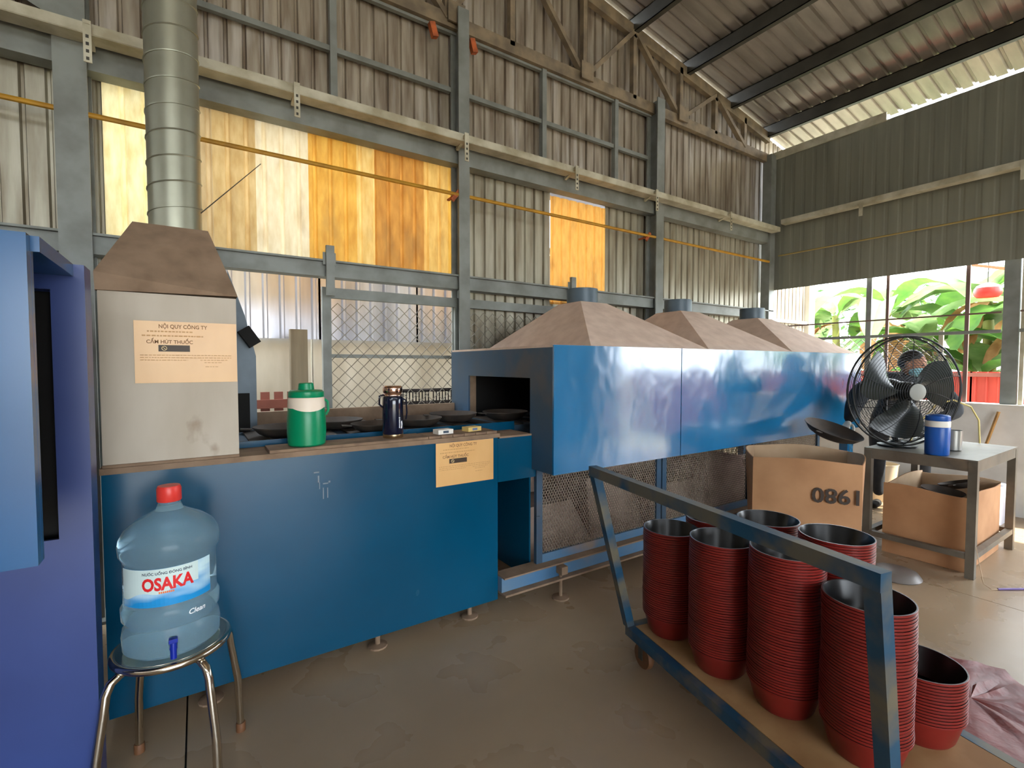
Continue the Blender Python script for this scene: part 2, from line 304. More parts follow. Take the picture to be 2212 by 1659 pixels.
# right wall
wr = struct('wall_right', (XC, 0, 0))
ya = WY - .02
while ya > -5.9:
    yb = max(ya - 1.0, -6)
    corr(yb, ya, lambda s, o, z: (XC + o, s, z), 2.29, 3.95 if ya > 2.5 else 3.92, pitch=.12, depth=.003, gw=.4).build('wall_sheet', rsheet_m, wr); ya -= 1.0
B('eave_flashing', tray_m, wr, XC - .03, XC - .01, 2.15, 3.43, 3.90, 3.99)
B('concrete_base', sill_m, wr, XC - .02, XC + .12, .22, WY, 0, .975); B('sill', sill_m, wr, XC - .04, XC + .14, .22, WY, .975, .995)
for y0, y1 in ((-6, -1.9),): corr(y0, y1, lambda s, o, z: (XC + o, s, z), 0, 2.35, pitch=.12, depth=.012).build('wall_sheet', rsheet_m, wr)
for k, (y0, y1) in enumerate(((1.24, 3.33), (.24, 1.12))):
    w = struct('window_%d' % (k + 1), (XC, 0, 1))
    B('mid_rail', steel_m, w, XC + .005, XC + .035, y0, y1, 1.645, 1.675); B('thin_rail', M('brown_bar_paint', (112, 90, 84), None, .6), w, XC + .012, XC + .026, y0, y1, 1.825, 1.84)
    bars = ((2.285, .05), (2.115, .026), (1.48, .03)) if k == 0 else ((.6, .03),)
    for yb_, wd in bars: B('bar', steel_m if wd > .04 else M('brown_bar_paint', (112, 90, 84), None, .6), w, XC + .036, XC + .06, yb_ - wd / 2, yb_ + wd / 2, .995, 2.33)
t = thing('steel_column', 'grey steel post between the two barred window openings', 'column', (XC + .06, 1.18, .996)); MB().box(XC + .03, XC + .11, 1.13, 1.235, .996, 2.6).build('section', steel_m, t); MB().box(XC + .03, XC + .08, 1.09, 1.118, .996, 2.6).build('downpipe', tray_m, t)
t = thing('steel_column', 'grey steel post beside the open doorway in the window wall', 'column', (XC + .06, .2, 0)); MB().box(XC + .03, XC + .11, .16, .24, 0, 2.6).build('section', steel_m, t)
# unseen sides of the hall: closed left wall, front wall with doorway and high vents
wl = struct('wall_left', (-7, 0, 0)); corr(-6, WY, lambda s, o, z: (-7.1 - o, s, z), 0, 4.0, pitch=.2, depth=.025).build('wall_sheet', sheet_m, wl)
wf = struct('wall_front', (0, -6, 0))
for x0, x1, z0, z1 in ((-7.1, -2.2, 0, 4.2), (-2.2, 2.4, 2.8, 4.9), (2.4, 6.1, 0, 4.3)):
    corr(x0, x1, lambda s, o, z: (s, -6.02 - o, z), z0, z1, pitch=.2, depth=.025).build('wall_sheet', sheet_m, wf)
# cable tray, pipes
def tray(name, label, p, q, nrm):
    t = thing(name, label, 'cable tray', Vector(p)); p = Vector(p); q = Vector(q); n = Vector(nrm)
    MB().bar(p, q, .10, .012).build('tray_floor', tray_m, t)
    MB().bar(p + n * .05 + Vector((0, 0, .022)), q + n * .05 + Vector((0, 0, .022)), .006, .05).build('front_lip', tray_m, t)
    MB().bar(p - n * .05 + Vector((0, 0, .022)), q - n * .05 + Vector((0, 0, .022)), .006, .05).build('back_lip', tray_m, t)
    return t
TZ = H + (3.095 - H) * 3.22 / WY
t = tray('cable_tray', 'long cream cable tray above the orange fibreglass sheets', (-6.5, 3.22, TZ), (XC - .13, 3.22, TZ), (0, -1, 0))
for xx in (-.41, .53, 1.66, 2.70, 3.70, 4.9):
    m = MB(); m.bar((xx, IY - .135, TZ - .02), (xx, 3.13, TZ + .03), .022, .02); m.box(xx - .016, xx + .016, 3.128, 3.134, TZ - .16, TZ + .04)
    for k in range(4): m.box(xx - .006, xx + .006, 3.1265, 3.128, TZ - .15 + k * .035, TZ - .135 + k * .035, 1)
    m.build('bracket', [tray_m, darksteel_m], t)
TX = XC - .12
t = tray('cable_tray', 'cream cable tray along the dark wall above the barred window', (TX, 3.14, 3.055), (TX, -5.5, 3.055), (-1, 0, 0))
for yb_ in (2.3, 1.1, -.2): MB().box(TX - .065, TX - .06, yb_ - .018, yb_ + .018, 2.93, 3.08).build('bracket', tray_m, t)
t = thing('yellow_pipe', 'thin yellow pipe running under the cream tray across the orange sheets', 'pipe', (0, 3.29, 2.62)); PZ = H + (2.692 - H) * 3.29 / WY
MB().tube([(-6.5, 3.29, PZ), (1.7, 3.29, PZ), (XC - .15, 3.29, PZ)], .014, 8).build('pipe', pipe_m, t, True)
for xx in (-.49, 1.64, 3.75): m = MB(); m.bar((xx - .02, 3.29, PZ - .05), (xx + .04, 3.29, PZ + .03), .012, .03); m.bar((xx, WY - .05, PZ - .015), (xx, 3.28, PZ - .015), .02, .012); m.build('clip', rust_m, t)
tag(MB().tube([(XC - .10, 3.2, 2.69), (XC - .10, -5, 2.69)], .009, 8).build('yellow_pipe', M('dull_yellow_pipe', (140, 122, 72), None, .6), None, True), 'thin yellow pipe under the tray along the dark wall over the window', 'pipe')  # duller yellow than the pipe on the back wall
tag(MB().tube([(.03, 2.49, 2.005), (.36, 3.40, 2.60)], .0025, 5).build('guy_wire', darksteel_m), 'thin dark guy wire tying the spiral duct to the fibreglass wall', 'wire')
# chain-link
def chain(x0, x1, z0, z1, cell, r, pt, m=None):
    m = m or MB(); h = cell / 2; nx = int((x1 - x0) / h); nz = int((z1 - z0) / h)
    for i in range(nx):
        for j in range(nz):
            a = (x0 + i * h, z0 + j * h); b = (x0 + (i + 1) * h, z0 + (j + 1) * h)
            if (i + j) % 2: a, b = (a[0], b[1]), (b[0], a[1])
            o = .004 if (i + j) % 2 else -.004
            m.bar(pt(a[0], o, a[1]), pt(b[0], -o, b[1]), r, r, cap=False)
    return m
GY = WY - .06
for x0, x1, lab in ((.705, 1.735, 'grey steel gate with chain-link wire in front of the bright alley'), (1.75, 2.96, 'grey steel gate with chain-link wire in front of the metal wall sheets')):
    t = thing('sliding_gate', lab, 'gate', ((x0 + x1) / 2, GY, .05)); ft = .055
    for nm, b in (('stile', (x0, x0 + ft, GY - .02, GY + .02, .05, 1.87)), ('stile', (x1 - ft, x1, GY - .02, GY + .02, .05, 1.87)), ('top_rail', (x0 + ft, x1 - ft, GY - .02, GY + .02, 1.80, 1.868)), ('bottom_rail', (x0 + ft, x1 - ft, GY - .02, GY + .02, .05, .11)), ('middle_rail', (x0 + ft, x1 - ft, GY - .012, GY + .012, 1.40, 1.425))): B(nm, steel_m, t, *b)
    c = chain(x0 + ft, x1 - ft, .11, 1.81, .085, .0042, lambda a, o, b: (a, GY - .022 + o, b)).build('chain_link', galv_m, t); c['kind'] = 'stuff'
for xx in (.735, 2.78): 
    t = thing('gate_stop', 'short upright guide post clamped on the gate header %s' % ('above the chain-link gate before the alley' if xx < 1 else 'beside the first flue stub'), 'bracket', (xx, IY - .14, 1.8)); MB().box(xx - .025, xx + .025, IY - .165, IY - .135, 1.80, 2.12).build('post', steel_m, t); MB().box(xx - .04, xx + .04, IY - .134, IY - .128, 2.0, 2.08).build('bracket_plate', steel_m, t)
# alley behind: neighbour's wall
nb = struct('wall_neighbour', (0, 5, 0)); B('concrete_panel', cwall_m, nb, -3, .93, 4.98, 5.1, -.17, 1.66); B('concrete_panel', cwall_m, nb, .95, 6.5, 4.98, 5.1, -.17, 1.66)
for a in range(-3, 6): corr(a, a + 1.02, lambda s, o, z: (s, 4.95 - o, z), 1.60, 2.75, pitch=.14, depth=.03, gw=.35).build('zinc_sheet', zinc_m, nb)
B('added_eave', zinc_m, nb, -3, 6.2, 4.7, 5.3, 2.76, 2.78); B('post', cwall_m, nb, .04, .10, 4.93, 4.979, -.17, 1.66)  # unseen overhang added to cut the sky light in the alley
tag(MB().box(.665, .80, 4.42, 4.5, -.17, 1.655).build('shaded_post', M('shaded_post_grey', (128, 118, 100), (104, 94, 78), .9, 0, (14, 14, 1))), 'narrow concrete post coloured as in shade, standing in the alley behind the green jug', 'post')  # concrete post, its shade put into the darker grey-brown colour
t = thing('slatted_pallet', 'red-brown slatted wooden pallet leaning in the alley behind the green jug', 'pallet', (.5, 4.5, -.17))
for k in range(5): B('slat', redwood_m, t, .24 + k * .105, .31 + k * .105, 4.6, 4.62, -.17, 1.12)
for z in (.85, 1.02): B('cross_board', redwood_m, t, .22, .76, 4.575, 4.6, z - .04, z + .035)
for k, xx in enumerate((1.50, 1.86)):
    t = thing('plastic_crate', 'dark plastic crate with open grid sides %s' % ('behind the navy flask in the alley' if k == 0 else 'beyond the chain-link, next to the oven mouth'), 'crate', (xx + .16, 4.3, -.17)); z0, z1 = .86, 1.12
    B('base', crate_m, t, xx, xx + .32, 4.2, 4.45, -.17, z0)
    for z in (z0, z0 + .12, z1 - .02): 
        m = MB(); m.box(xx, xx + .32, 4.2, 4.212, z, z + .02); m.box(xx, xx + .32, 4.438, 4.45, z, z + .02); m.box(xx, xx + .012, 4.2, 4.45, z, z + .02); m.box(xx + .308, xx + .32, 4.2, 4.45, z, z + .02); m.build('rim', crate_m, t)
    m = MB()
    for q in range(11): m.box(xx + q * .031, xx + q * .031 + .009, 4.2, 4.21, z0, z1)
    m.build('grid', crate_m, t)['kind'] = 'stuff'
# ------------------------------------------------------------------ the oven
ov = thing('conveyor_oven', 'long blue conveyor oven with brown dusty hood tops and mesh doors', 'oven', (2.4, 2.7, 0))
def frustum(x0, x1, y0, y1, z0, X0, X1, Y0, Y1, z1):
    return MB().add([(x0, y0, z0), (x1, y0, z0), (x1, y1, z0), (x0, y1, z0), (X0, Y0, z1), (X1, Y0, z1), (X1, Y1, z1), (X0, Y1, z1)], [(0, 3, 2, 1), (4, 5, 6, 7), (0, 1, 5, 4), (1, 2, 6, 5), (2, 3, 7, 6), (3, 0, 4, 7)])
B('front_panel', blue_m, ov, -.29, 1.347, 2.2, 2.215, .075, .962)
B('end_panel', blue_m, ov, 1.33, 1.345, 2.216, 3.2, .075, .962); B('end_panel', blue_m, ov, -.29, -.275, 2.216, 3.2, .075, .962); B('back_panel', blue_dusty_m, ov, -.29, 1.347, 3.2, 3.215, .075, 1.02)
B('ledge', dustd_m, ov, -.295, 1.36, 2.195, 2.42, .962, .984)
B('bed', blue_dusty_m, ov, -.275, 5.1, 2.43, 3.17, .955, .985)
B('guard_strip', blue_m, ov, .14, 1.60, 2.42, 2.43, .90, 1.012); B('guard_strip', dustd_m, ov, .14, 1.572, 3.17, 3.2, .955, 1.075)
m = MB()
for k in range(9): m.box(.2 + k * .155, .29 + k * .155, 2.45, 3.15, .986, .994)
for k in range(22): m.box(1.6 + k * .155, 1.69 + k * .155, 2.45, 3.15, .986, .994)
m.build('conveyor_slats', wok_m, ov)
B('trough_side', blue_m, ov, 1.348, 1.60, 2.2, 2.212, .718, .955); B('trough_lip', dustd_m, ov, 1.36, 1.572, 2.2, 2.42, .955, .965)
B('inner_wall', black_m, ov, 1.35, 1.37, 2.3, 3.19, .1, .715); B('inner_back', black_m, ov, 1.37, 1.6, 3.0, 3.02, .1, .95); B('side_plate', blue_m, ov, 1.59, 1.60, 2.25, 3.0, .11, .715)  # black inner walls: the void's shade is put into their colour
m = MB(); m.box(1.348, 5.2, 2.16, 2.23, .125, .205); m.build('base_rail', blue_rail_m, ov); B('rail_ledge', dustd_m, ov, 1.348, 5.2, 2.13, 2.235, .205, .213); B('rail_foot_plate', dustd_m, ov, 1.348, 5.2, 2.12, 2.2, .113, .124)
B('rear_rail', blue_rail_m, ov, 1.348, 5.2, 3.1, 3.18, .105, .205); B('end_post', blue_hood_m, ov, 5.08, 5.2, 2.03, 2.1, 0, .765); B('end_post', blue_hood_m, ov, 5.08, 5.2, 3.05, 3.12, 0, .765)
for fx in (.02, .70, 1.20):
    m = MB(); m.lathe([(.045, 0), (.045, .008), (.012, .014), (.012, .06), (.02, .062), (.02, .075)], 14, (fx, 2.25, 0)); m.build('foot', dustd_m, ov)
for fx in (1.74, 3.0, 4.3):
    m = MB(); m.lathe([(.05, 0), (.05, .008), (.01, .014), (.01, .16)], 14, (fx, 2.145, 0)); m.box(fx - .022, fx + .022, 2.105, 2.157, .15, .195); m.build('foot', dustd_m, ov)
# hood shell
HX0, HX1, HY0, HY1, HZ0, HZ1 = 1.573, 5.24, 2.0, 3.22, .765, 1.458
B('hood_front_panel', blue_hood_m, ov, HX0, 2.612, HY0, HY0 + .012, HZ0, HZ1); B('hood_front_panel', blue_hood_m, ov, 2.616, HX1, HY0 - .003, HY0 + .009, HZ0, HZ1)
B('hood_back_panel', blue_dusty_m, ov, HX0, HX1, HY1 - .012, HY1, HZ0, HZ1); B('hood_top', dust_m, ov, HX0, HX1, HY0 + .012, HY1 - .012, HZ1 - .012, HZ1 + .001)
for xx in (HX0, HX1 - .012):
    m = MB(); oy0, oy1, oz0, oz1 = 2.218, 2.955, 1.0, 1.278
    m.box(xx, xx + .012, HY0 + .012, oy0, HZ0, HZ1 - .012); m.box(xx, xx + .012, oy1, HY1 - .012, HZ0, HZ1 - .012); m.box(xx, xx + .012, oy0, oy1, oz1, HZ1 - .012); m.box(xx, xx + .012, oy0, oy1, HZ0, .95); m.build('hood_end_panel', blue_dusty_m, ov)
    B('mouth_jamb', dustd_m, ov, xx + .0121, xx + .06, oy1, oy1 + .012, .99, oz1)
B('tunnel_wall', black_m, ov, HX0 + .02, HX1 - .02, 2.205, 2.215, .99, 1.285); B('tunnel_wall', black_m, ov, HX0 + .02, HX1 - .02, 3.0, 3.01, .99, 1.285); B('tunnel_roof', black_m, ov, HX0 + .02, HX1 - .02, 2.2, 3.02, 1.285, 1.295); B('tunnel_end', black_m, ov, 3.4, 3.41, 2.216, 2.999, .995, 1.284)  # tunnel sheets are black, the darkness inside the mouth painted on
B('hood_floor', dustd_m, ov, HX0 + .012, HX1 - .012, HY0 + .012, 2.42, HZ0, HZ0 + .012)
TYc = 2.70
for (a, b, xc) in ((1.85, 2.92, 2.385), (2.93, 4.02, 3.47), (4.03, 5.2, 4.60)):
    py = frustum(a, b, HY0 + .02, HY1 - .02, HZ1 + .002, xc - .125, xc + .125, TYc - .125, TYc + .125, 1.80); py.build('hood_pyramid', dust_m, ov)
    m = MB(); m.lathe([(.113, 1.802), (.113, 1.905), (.108, 1.905), (.108, 1.802)], 28, (xc, TYc, 0)); m.build('flue_stub', greyblue_m, ov, True)
# mesh doors
for (a, b) in ((1.60, 2.66), (2.675, 3.76), (3.775, 4.9)):
    dm = MB(); dm.box(a, a + .042, 2.19, 2.215, .213, .762); dm.box(b - .042, b, 2.19, 2.215, .213, .762); dm.box(a + .042, b - .042, 2.19, 2.215, .213, .262, 1); dm.box(a + .042, b - .042, 2.19, 2.215, .735, .762)
    door = dm.build('mesh_door', [blue_dusty_m, blue_rail_m], ov); B('hinge', blue_dusty_m, door, a - .006, a + .02, 2.183, 2.189, .45, .49)
    mm = MB(); cw, ch = .0195, .032; nx = int((b - a - .084) / cw); nz = int(.473 / (ch / 2))
    for i in range(nx):
        for j in range(nz):
            x0 = a + .042 + i * cw; z0 = .262 + j * ch / 2; s = (j % 2)
            if s == 0: mm.bar((x0, 2.204, z0), (x0 + cw / 2, 2.204, z0 + ch / 2), .004, .003, (0, 1, 0), cap=False); mm.bar((x0 + cw, 2.204, z0), (x0 + cw / 2, 2.204, z0 + ch / 2), .004, .003, (0, 1, 0), cap=False)
            else: mm.bar((x0 + cw / 2, 2.204, z0), (x0, 2.204, z0 + ch / 2), .004, .003, (0, 1, 0), cap=False); mm.bar((x0 + cw / 2, 2.204, z0), (x0 + cw, 2.204, z0 + ch / 2), .004, .003, (0, 1, 0), cap=False)
    mo = mm.build('expanded_mesh', mesh_m, door); mo['kind'] = 'stuff'
# dusty burner housings seen through the mesh
for k, (x0, x1, y0, y1, z1) in enumerate(((1.66, 2.25, 2.42, 2.9, .42), (2.3, 2.85, 2.5, 3.0, .52), (2.95, 3.6, 2.4, 2.95, .40), (3.7, 4.4, 2.5, 3.0, .5), (4.45, 5.0, 2.4, 2.9, .42))):
    frustum(x0, x1, y0, y1, .11, x0 + .06, x1 - .1, y0 + .12, y1 - .05, z1).build('burner_housing', dust_m, ov)
B('base_tray', dust_m, ov, 1.61, 5.2, 2.25, 3.19, .095, .105); B('burner_back', dust_m, ov, 1.61, 4.2, 3.16, 3.18, .21, .56)
# exhaust stack on the oven's loading end
ex = thing('exhaust_stack', 'off-white stained exhaust box with brown cone top and tall spiral steel duct', 'exhaust duct', (-.07, 2.5, .985))
B('box', white_m, ex, -.285, .135, 2.2, 2.22, .986, 1.612); B('box_side', white_m, ex, -.285, -.27, 2.221, 2.9, .986, 1.612); B('box_side', white_m, ex, .12, .135, 2.221, 2.55, 1.3, 1.612)
B('base_strip', dustd_m, ex, -.285, .135, 2.19, 2.2, .986, .996)
MB().add([(-.29, 2.19, 1.612), (.14, 2.19, 1.62), (.14, 2.9, 1.62), (-.29, 2.9, 1.612), (-.292, 2.19, 1.675), (.14, 2.19, 1.622), (.14, 2.9, 1.622), (-.292, 2.9, 1.675), (-.20, 2.42, 1.915), (.052, 2.42, 1.915), (.052, 2.68, 1.915), (-.20, 2.68, 1.915)],
         [(0, 3, 2, 1), (0, 1, 5, 4), (1, 2, 6, 5), (2, 3, 7, 6), (3, 0, 4, 7), (4, 5, 9, 8), (5, 6, 10, 9), (6, 7, 11, 10), (7, 4, 8, 11), (8, 9, 10, 11)]).build('cone_top', dustd_m, ex)
dx, dy, dr = -.062, 2.55, .096
du = MB().lathe([(dr, 1.90), (dr, 5.3), (dr - .003, 5.3), (dr - .003, 1.90)], 40, (dx, dy, 0)).build('duct', duct_m, ex, True)
hp = [(dx + (dr + .001) * math.cos(a), dy + (dr + .001) * math.sin(a), 1.93 + .105 * a / (2 * math.pi)) for a in [2 * math.pi * k / 24 for k in range(24 * 30)]]
MB().tube(hp, .0035, 5).build('spiral_seam', duct_m, du, True)
m = MB(); m.add([(.145, 2.95, .99), (.27, 2.95, .99), (.27, 2.95, 1.40), (.22, 2.95, 1.62), (.145, 2.95, 1.85), (.145, 2.965, .99), (.27, 2.965, .99), (.27, 2.965, 1.40), (.22, 2.965, 1.62), (.145, 2.965, 1.85)], [(0, 1, 2, 3, 4), (9, 8, 7, 6, 5), (0, 5, 6, 1), (1, 6, 7, 2), (2, 7, 8, 3), (3, 8, 9, 4), (4, 9, 5, 0)]); m.build('mouth_plate', greyblue_m, ex)
B('slot_shade_block', black_m, ex, .15, .235, 2.935, 2.948, .99, 1.2); MB().obox((.235, 2.90, 1.50), (.4, 0, -.6), .05, (0, 1, 0), .04, .03).build('latch', black_m, ex)  # black block painted as the shade of the slot opening
# notices
def notice(x0, x1, z0, z1, y, label, bare):
    t = thing('notice_sheet', label, 'notice', ((x0 + x1) / 2, y, z0)); w = x1 - x0; h = z1 - z0
    MB().box(x0, x1, y - .002, y, z0, z1).build('paper', paper_m, t)
    fn = lambda cx, cz: (lambda a, b: (x0 + cx * w + a, y - .0028, z1 - cz * h + b))
    text_on('heading', 'NỘI QUY CÔNG TY', .02, ink_m, t, fn(.46, .085), .0004, w * .47)
    text_on('heading', 'CẤM HÚT THUỐC', .018, ink_m, t, fn(.33, .335), .0004, w * .44)
    B('logo_panel', inkb_m, t, x0 + .22 * w, x0 + .52 * w, y - .003, y - .0022, z1 - .49 * h, z1 - .385 * h)
    cx, cz = x0 + .275 * w, z1 - .4375 * h; m = MB(); m.lathe([(.0085, -.0034), (.0085, -.0038), (.0066, -.0038), (.0066, -.0034)], 20, (cx, y, cz), axis=(0, 1, 0), cap=False); m.bar((cx - .006, y - .0036, cz + .006), (cx + .006, y - .0036, cz - .006), .0018, .0004, (0, 1, 0)); m.build('no_smoking_emblem', inkp_m, t)
    m = MB(); rnd = random.Random(int(x0 * 100))
    def line(a, b, c, th=.016):
        q = a
        while q < b:
            l = rnd.uniform(.012, .04); m.box(x0 + q * w, x0 + min(q + l, b) * w, y - .0026, y - .0021, z1 - c * h - th * h / 2, z1 - c * h + th * h / 2); q += l + .01
    line(.12, .55, .165, .022); line(.07, .66, .235, .022)
    for k in range(3): line(.05, .94 if k < 2 else .5, .55 + k * .04, .013)
    for a, b, c in ((.62, .9, .63), (.66, .84, .67), (.67, .8, .74)): line(a, b, c, .013)
    m.build('fine_print', inkf_m, t)['kind'] = 'stuff'
notice(-.187, .134, 1.285, 1.512, 2.198, 'amber paper notice taped on the off-white exhaust box', 0)
notice(.985, 1.318, .741, .960, 2.198, 'amber paper notice on the corner of the blue oven panel', 1)
m = MB()
for (x, z, a, b) in ((.425, .885, .022, .006), (.433, .855, .006, .03), (.437, .825, .003, .03), (.462, .832, .022, .005), (.452, .79, .004, .05), (.470, .79, .004, .045), (.478, .838, .008, .008)): m.box(x - a / 2, x + a / 2, 2.1988, 2.2, z - b / 2, z + b / 2)
m.build('paint_scratches', scratch_m, ov)
# pans riding on the conveyor
def wok(x, y, z, r, label, tilt=0, rz=0, name='frying_pan', handle=None):
    t = thing(name, label, 'pan', (x, y, z)); h = r * .33
    MB().lathe([(0, .0), (r * .55, .0), (r * .8, h * .35), (r * .97, h * .92), (r, h), (r * 1.0, h + .004), (r * .96, h), (r * .78, h * .42), (r * .54, .006), (0, .006)], 36, (x, y, z)).build('bowl', wok_m, t, True)
    m = MB(); a = handle if handle is not None else math.pi; cx, cy = x + math.cos(a) * r, y + math.sin(a) * r; m.bar((cx, cy, z + h * .9), (cx + math.cos(a) * .05, cy + math.sin(a) * .05, z + h), .03, .006); m.build('lug', wok_m, t)
    t.rotation_euler = (tilt, 0, rz); return t
for (x, y, r, l) in ((.36, 2.66, .14, 'dusty black pan on the conveyor behind the green jug'), (.66, 2.82, .14, 'dusty black pan on the conveyor at the foot of the chain-link gate'), (.80, 2.56, .13, 'dusty black pan on the conveyor right behind the navy flask'), (1.08, 2.66, .14, 'dusty black pan on the conveyor behind the white cigarette box'), (1.36, 2.76, .15, 'dusty black pan on the conveyor about to enter the oven mouth'), (1.70, 2.68, .15, 'dusty black pan half inside the dark oven mouth')):
    wok(x, y, .995, r, l)
# things on the ledge
LZ = .984
tag(MB().box(.245, .95, 2.205, 2.37, LZ, LZ + .012).build('cardboard_strip', board_m), 'long worn cardboard strip under the green jug and the flask', 'cardboard')
for k in range(6): tag(MB().box(.955 + k * .066, 1.018 + k * .066, 2.21, 2.36, LZ, LZ + .012 + .001 * (k % 2)).build('wood_block', board_m), 'flat dusty brown block in the row along the ledge under the cigarette boxes', 'block', 'blocks along the oven ledge')
LZ += .0125
jx_, jy_ = .405, 2.292
j = thing('water_jug', 'green plastic cooler jug with cream band standing on the oven ledge', 'jug', (jx_, jy_, LZ))
MB().lathe([(.072, 0), (.078, .006), (.081, .06), (.080, .12), (.076, .165), (.074, .17)], 36, (jx_, jy_, LZ)).build('body', green_m, j, True)
MB().lathe([(.0765, .166), (.0775, .17), (.0755, .208), (.072, .212)], 36, (jx_, jy_, LZ)).build('band', cream_m, j, True)
MB().lathe([(.073, .2125), (.075, .216), (.074, .236), (.066, .243), (.034, .246), (.031, .272), (.026, .276), (0, .276)], 36, (jx_, jy_, LZ)).build('lid', green_m, j, True)
m = MB(); m.add([(jx_ + .0785 * math.sin(a), jy_ - .0785 * math.cos(a), LZ + (.172 if i == 0 else .152 + .020 * min(1, abs(a) / 1.1) ** 2)) for a in [(-1.1 + .22 * k) for k in range(11)] for i in (0, 1)], [(2 * k, 2 * k + 2, 2 * k + 3, 2 * k + 1) for k in range(10)]); m.build('band_curve', cream_m, j, True)
hx = [(jx_ + .070 * math.cos(a) * .9 + .0, jy_ + 0, 0) for a in (0,)]
MB().tube([(jx_ + .074, jy_ - .01, LZ + .20), (jx_ + .088, jy_ - .01, LZ + .19), (jx_ + .091, jy_ - .01, LZ + .15), (jx_ + .080, jy_ - .01, LZ + .13)], .006, 8).build('handle', green_m, j, True)
fx, fy = .80, 2.29
j = thing('vacuum_flask', 'navy vacuum flask with rose chrome cap on the oven ledge', 'flask', (fx, fy, LZ))
MB().lathe([(.047, .018), (.0495, .022), (.050, .165), (.049, .195), (.046, .202)], 36, (fx, fy, LZ)).build('body', navy_m, j, True)
MB().lathe([(.047, 0), (.049, .003), (.049, .018), (.046, .019)], 36, (fx, fy, LZ)).build('base_ring', brass_m, j, True)
MB().lathe([(.044, .203), (.046, .206), (.045, .213), (.042, .217), (.046, .222), (.0475, .235), (.046, .248), (.040, .254), (0, .255)], 36, (fx, fy, LZ)).build('cap', chrome_m, j, True)
MB().tube([(fx + .048, fy, LZ + .19), (fx + .066, fy - .005, LZ + .18), (fx + .069, fy - .008, LZ + .12), (fx + .064, fy - .008, LZ + .085)], .0045, 6).build('strap', navy_m, j, True)
MB().tube([(fx - .046, fy, LZ + .21), (fx - .066, fy, LZ + .205), (fx - .067, fy, LZ + .165), (fx - .05, fy, LZ + .15)], .005, 6).build('carry_lug', navy_m, j, True)
def on_cyl(cx, cy, r, ang, z): return lambda a, b: (cx + r * math.sin(ang + a / r), cy - r * math.cos(ang + a / r), z + b)
m = MB(); cf = on_cyl(fx, fy, .0503, .34, LZ + .05)
for k in range(9): m.add([cf(-.004, k * .006), cf(.004, k * .006), cf(.004, k * .006 + .003), cf(-.004, k * .006 + .003)], [(0, 1, 2, 3)])
cf = on_cyl(fx, fy, .0503, .62, LZ + .045); m.add([cf(-.006, 0), cf(.004, .004), cf(.008, .022), cf(-.002, .016), cf(-.004, .034), cf(.003, .04)], [(0, 1, 2, 3), (3, 2, 5, 4)]); m.build('printed_marks', whink_m, j)
def pack(x, y, a, body, stripe, label):
    t = thing('cigarette_box', label, 'box', (x, y, LZ)); u = (math.cos(a), math.sin(a), 0); v = (-math.sin(a), math.cos(a), 0)
    MB().obox((x, y, LZ + .012), u, .044, v, .028, .0115).build('carton', body, t); MB().obox((x + u[0] * .0 - v[0] * .0285, y - v[1] * .0285, LZ + .012), u, .016, v, .0006, .006).build('print', stripe, t)
pack(1.06, 2.27, .1, whitep_m, dkink_m, 'small white cigarette box lying on the oven ledge'); pack(1.235, 2.285, .18, M('pale_gold_card', (226, 196, 120), None, .5), M('blue_print', (110, 124, 160), None, .5), 'small gold and blue cigarette box lying on the oven ledge')
# ------------------------------------------------------------------ blue cabinet at the left
cb = thing('control_cabinet', 'tall blue sheet steel cabinet with deep recess beside the water bottle', 'cabinet', (-.7, 1.7, 0))
m = MB(); m.box(-.335, -.262, 1.82, 1.835, 0, 1.634); m.box(-1.3, -.335, 1.82, 1.835, 0, .86); m.box(-1.3, -.335, 1.82, 1.835, 1.56, 1.634); m.build('rear_frame', cab_m, cb)
B('side_edge', cab_m, cb, -.285, -.262, 1.836, 1.915, 0, 1.634); B('rear_panel', cab_m, cb, -1.3, -.286, 1.9, 1.915, 0, 1.634)
B('slot_shade_sheet', black_m, cb, -1.3, -.30, 1.89, 1.898, .8, 1.56)  # black sheet, the shade of the recess put into its colour
B('front_door', cab_l_m, cb, -1.3, -.30, 1.44, 1.47, .91, 1.634); B('door_edge', cab_l_m, cb, -.335, -.30, 1.471, 1.49, .91, 1.634)
B('top_panel', cab_l_m, cb, -1.3, -.285, 1.471, 1.819, 1.60, 1.634); B('left_side', cab_m, cb, -1.3, -1.28, 1.471, 1.82, 0, 1.60); B('shelf', cab_m, cb, -1.28, -.6, 1.5, 1.82, .60, .615)
B('plinth', cab_m, cb, -1.28, -.34, 1.56, 1.82, 0, .08)
# ------------------------------------------------------------------ stool and water bottle
sx, sy, sz = -.083, 1.886, .46
st = thing('steel_stool', 'round polished steel tube stool under the big water bottle', 'stool', (sx, sy, 0))
MB().lathe([(0, sz - .012), (.145, sz - .012), (.15, sz - .004), (.148, sz), (0, sz)], 40, (sx, sy, 0)).build('seat', chromes_m, st, True)
MB().tube([(sx + .152 * math.cos(a), sy + .152 * math.sin(a), sz - .012) for a in [2 * math.pi * k / 40 for k in range(40)]], .012, 10, True).build('seat_ring', chromes_m, st, True)
ua = math.atan2(-.078, .302)
for k in range(4):
    a = ua + math.pi / 4 + k * math.pi / 2; c, s = math.cos(a), math.sin(a)
    pts = [(sx + c * r_, sy + s * r_, z_) for r_, z_ in ((.11, sz - .028), (.145, sz - .03), (.172, sz - .045), (.186, sz - .075), (.192, sz - .12), (.215, .2), (.222, .01))]
    lg = MB().tube(pts, .0125, 10).build('leg', chromes_m, st, True); MB().lathe([(.016, 0), (.016, .03), (.0145, .032)], 12, (sx + c * .222, sy + s * .222, 0)).build('rubber_foot', rubber_m, lg, True)
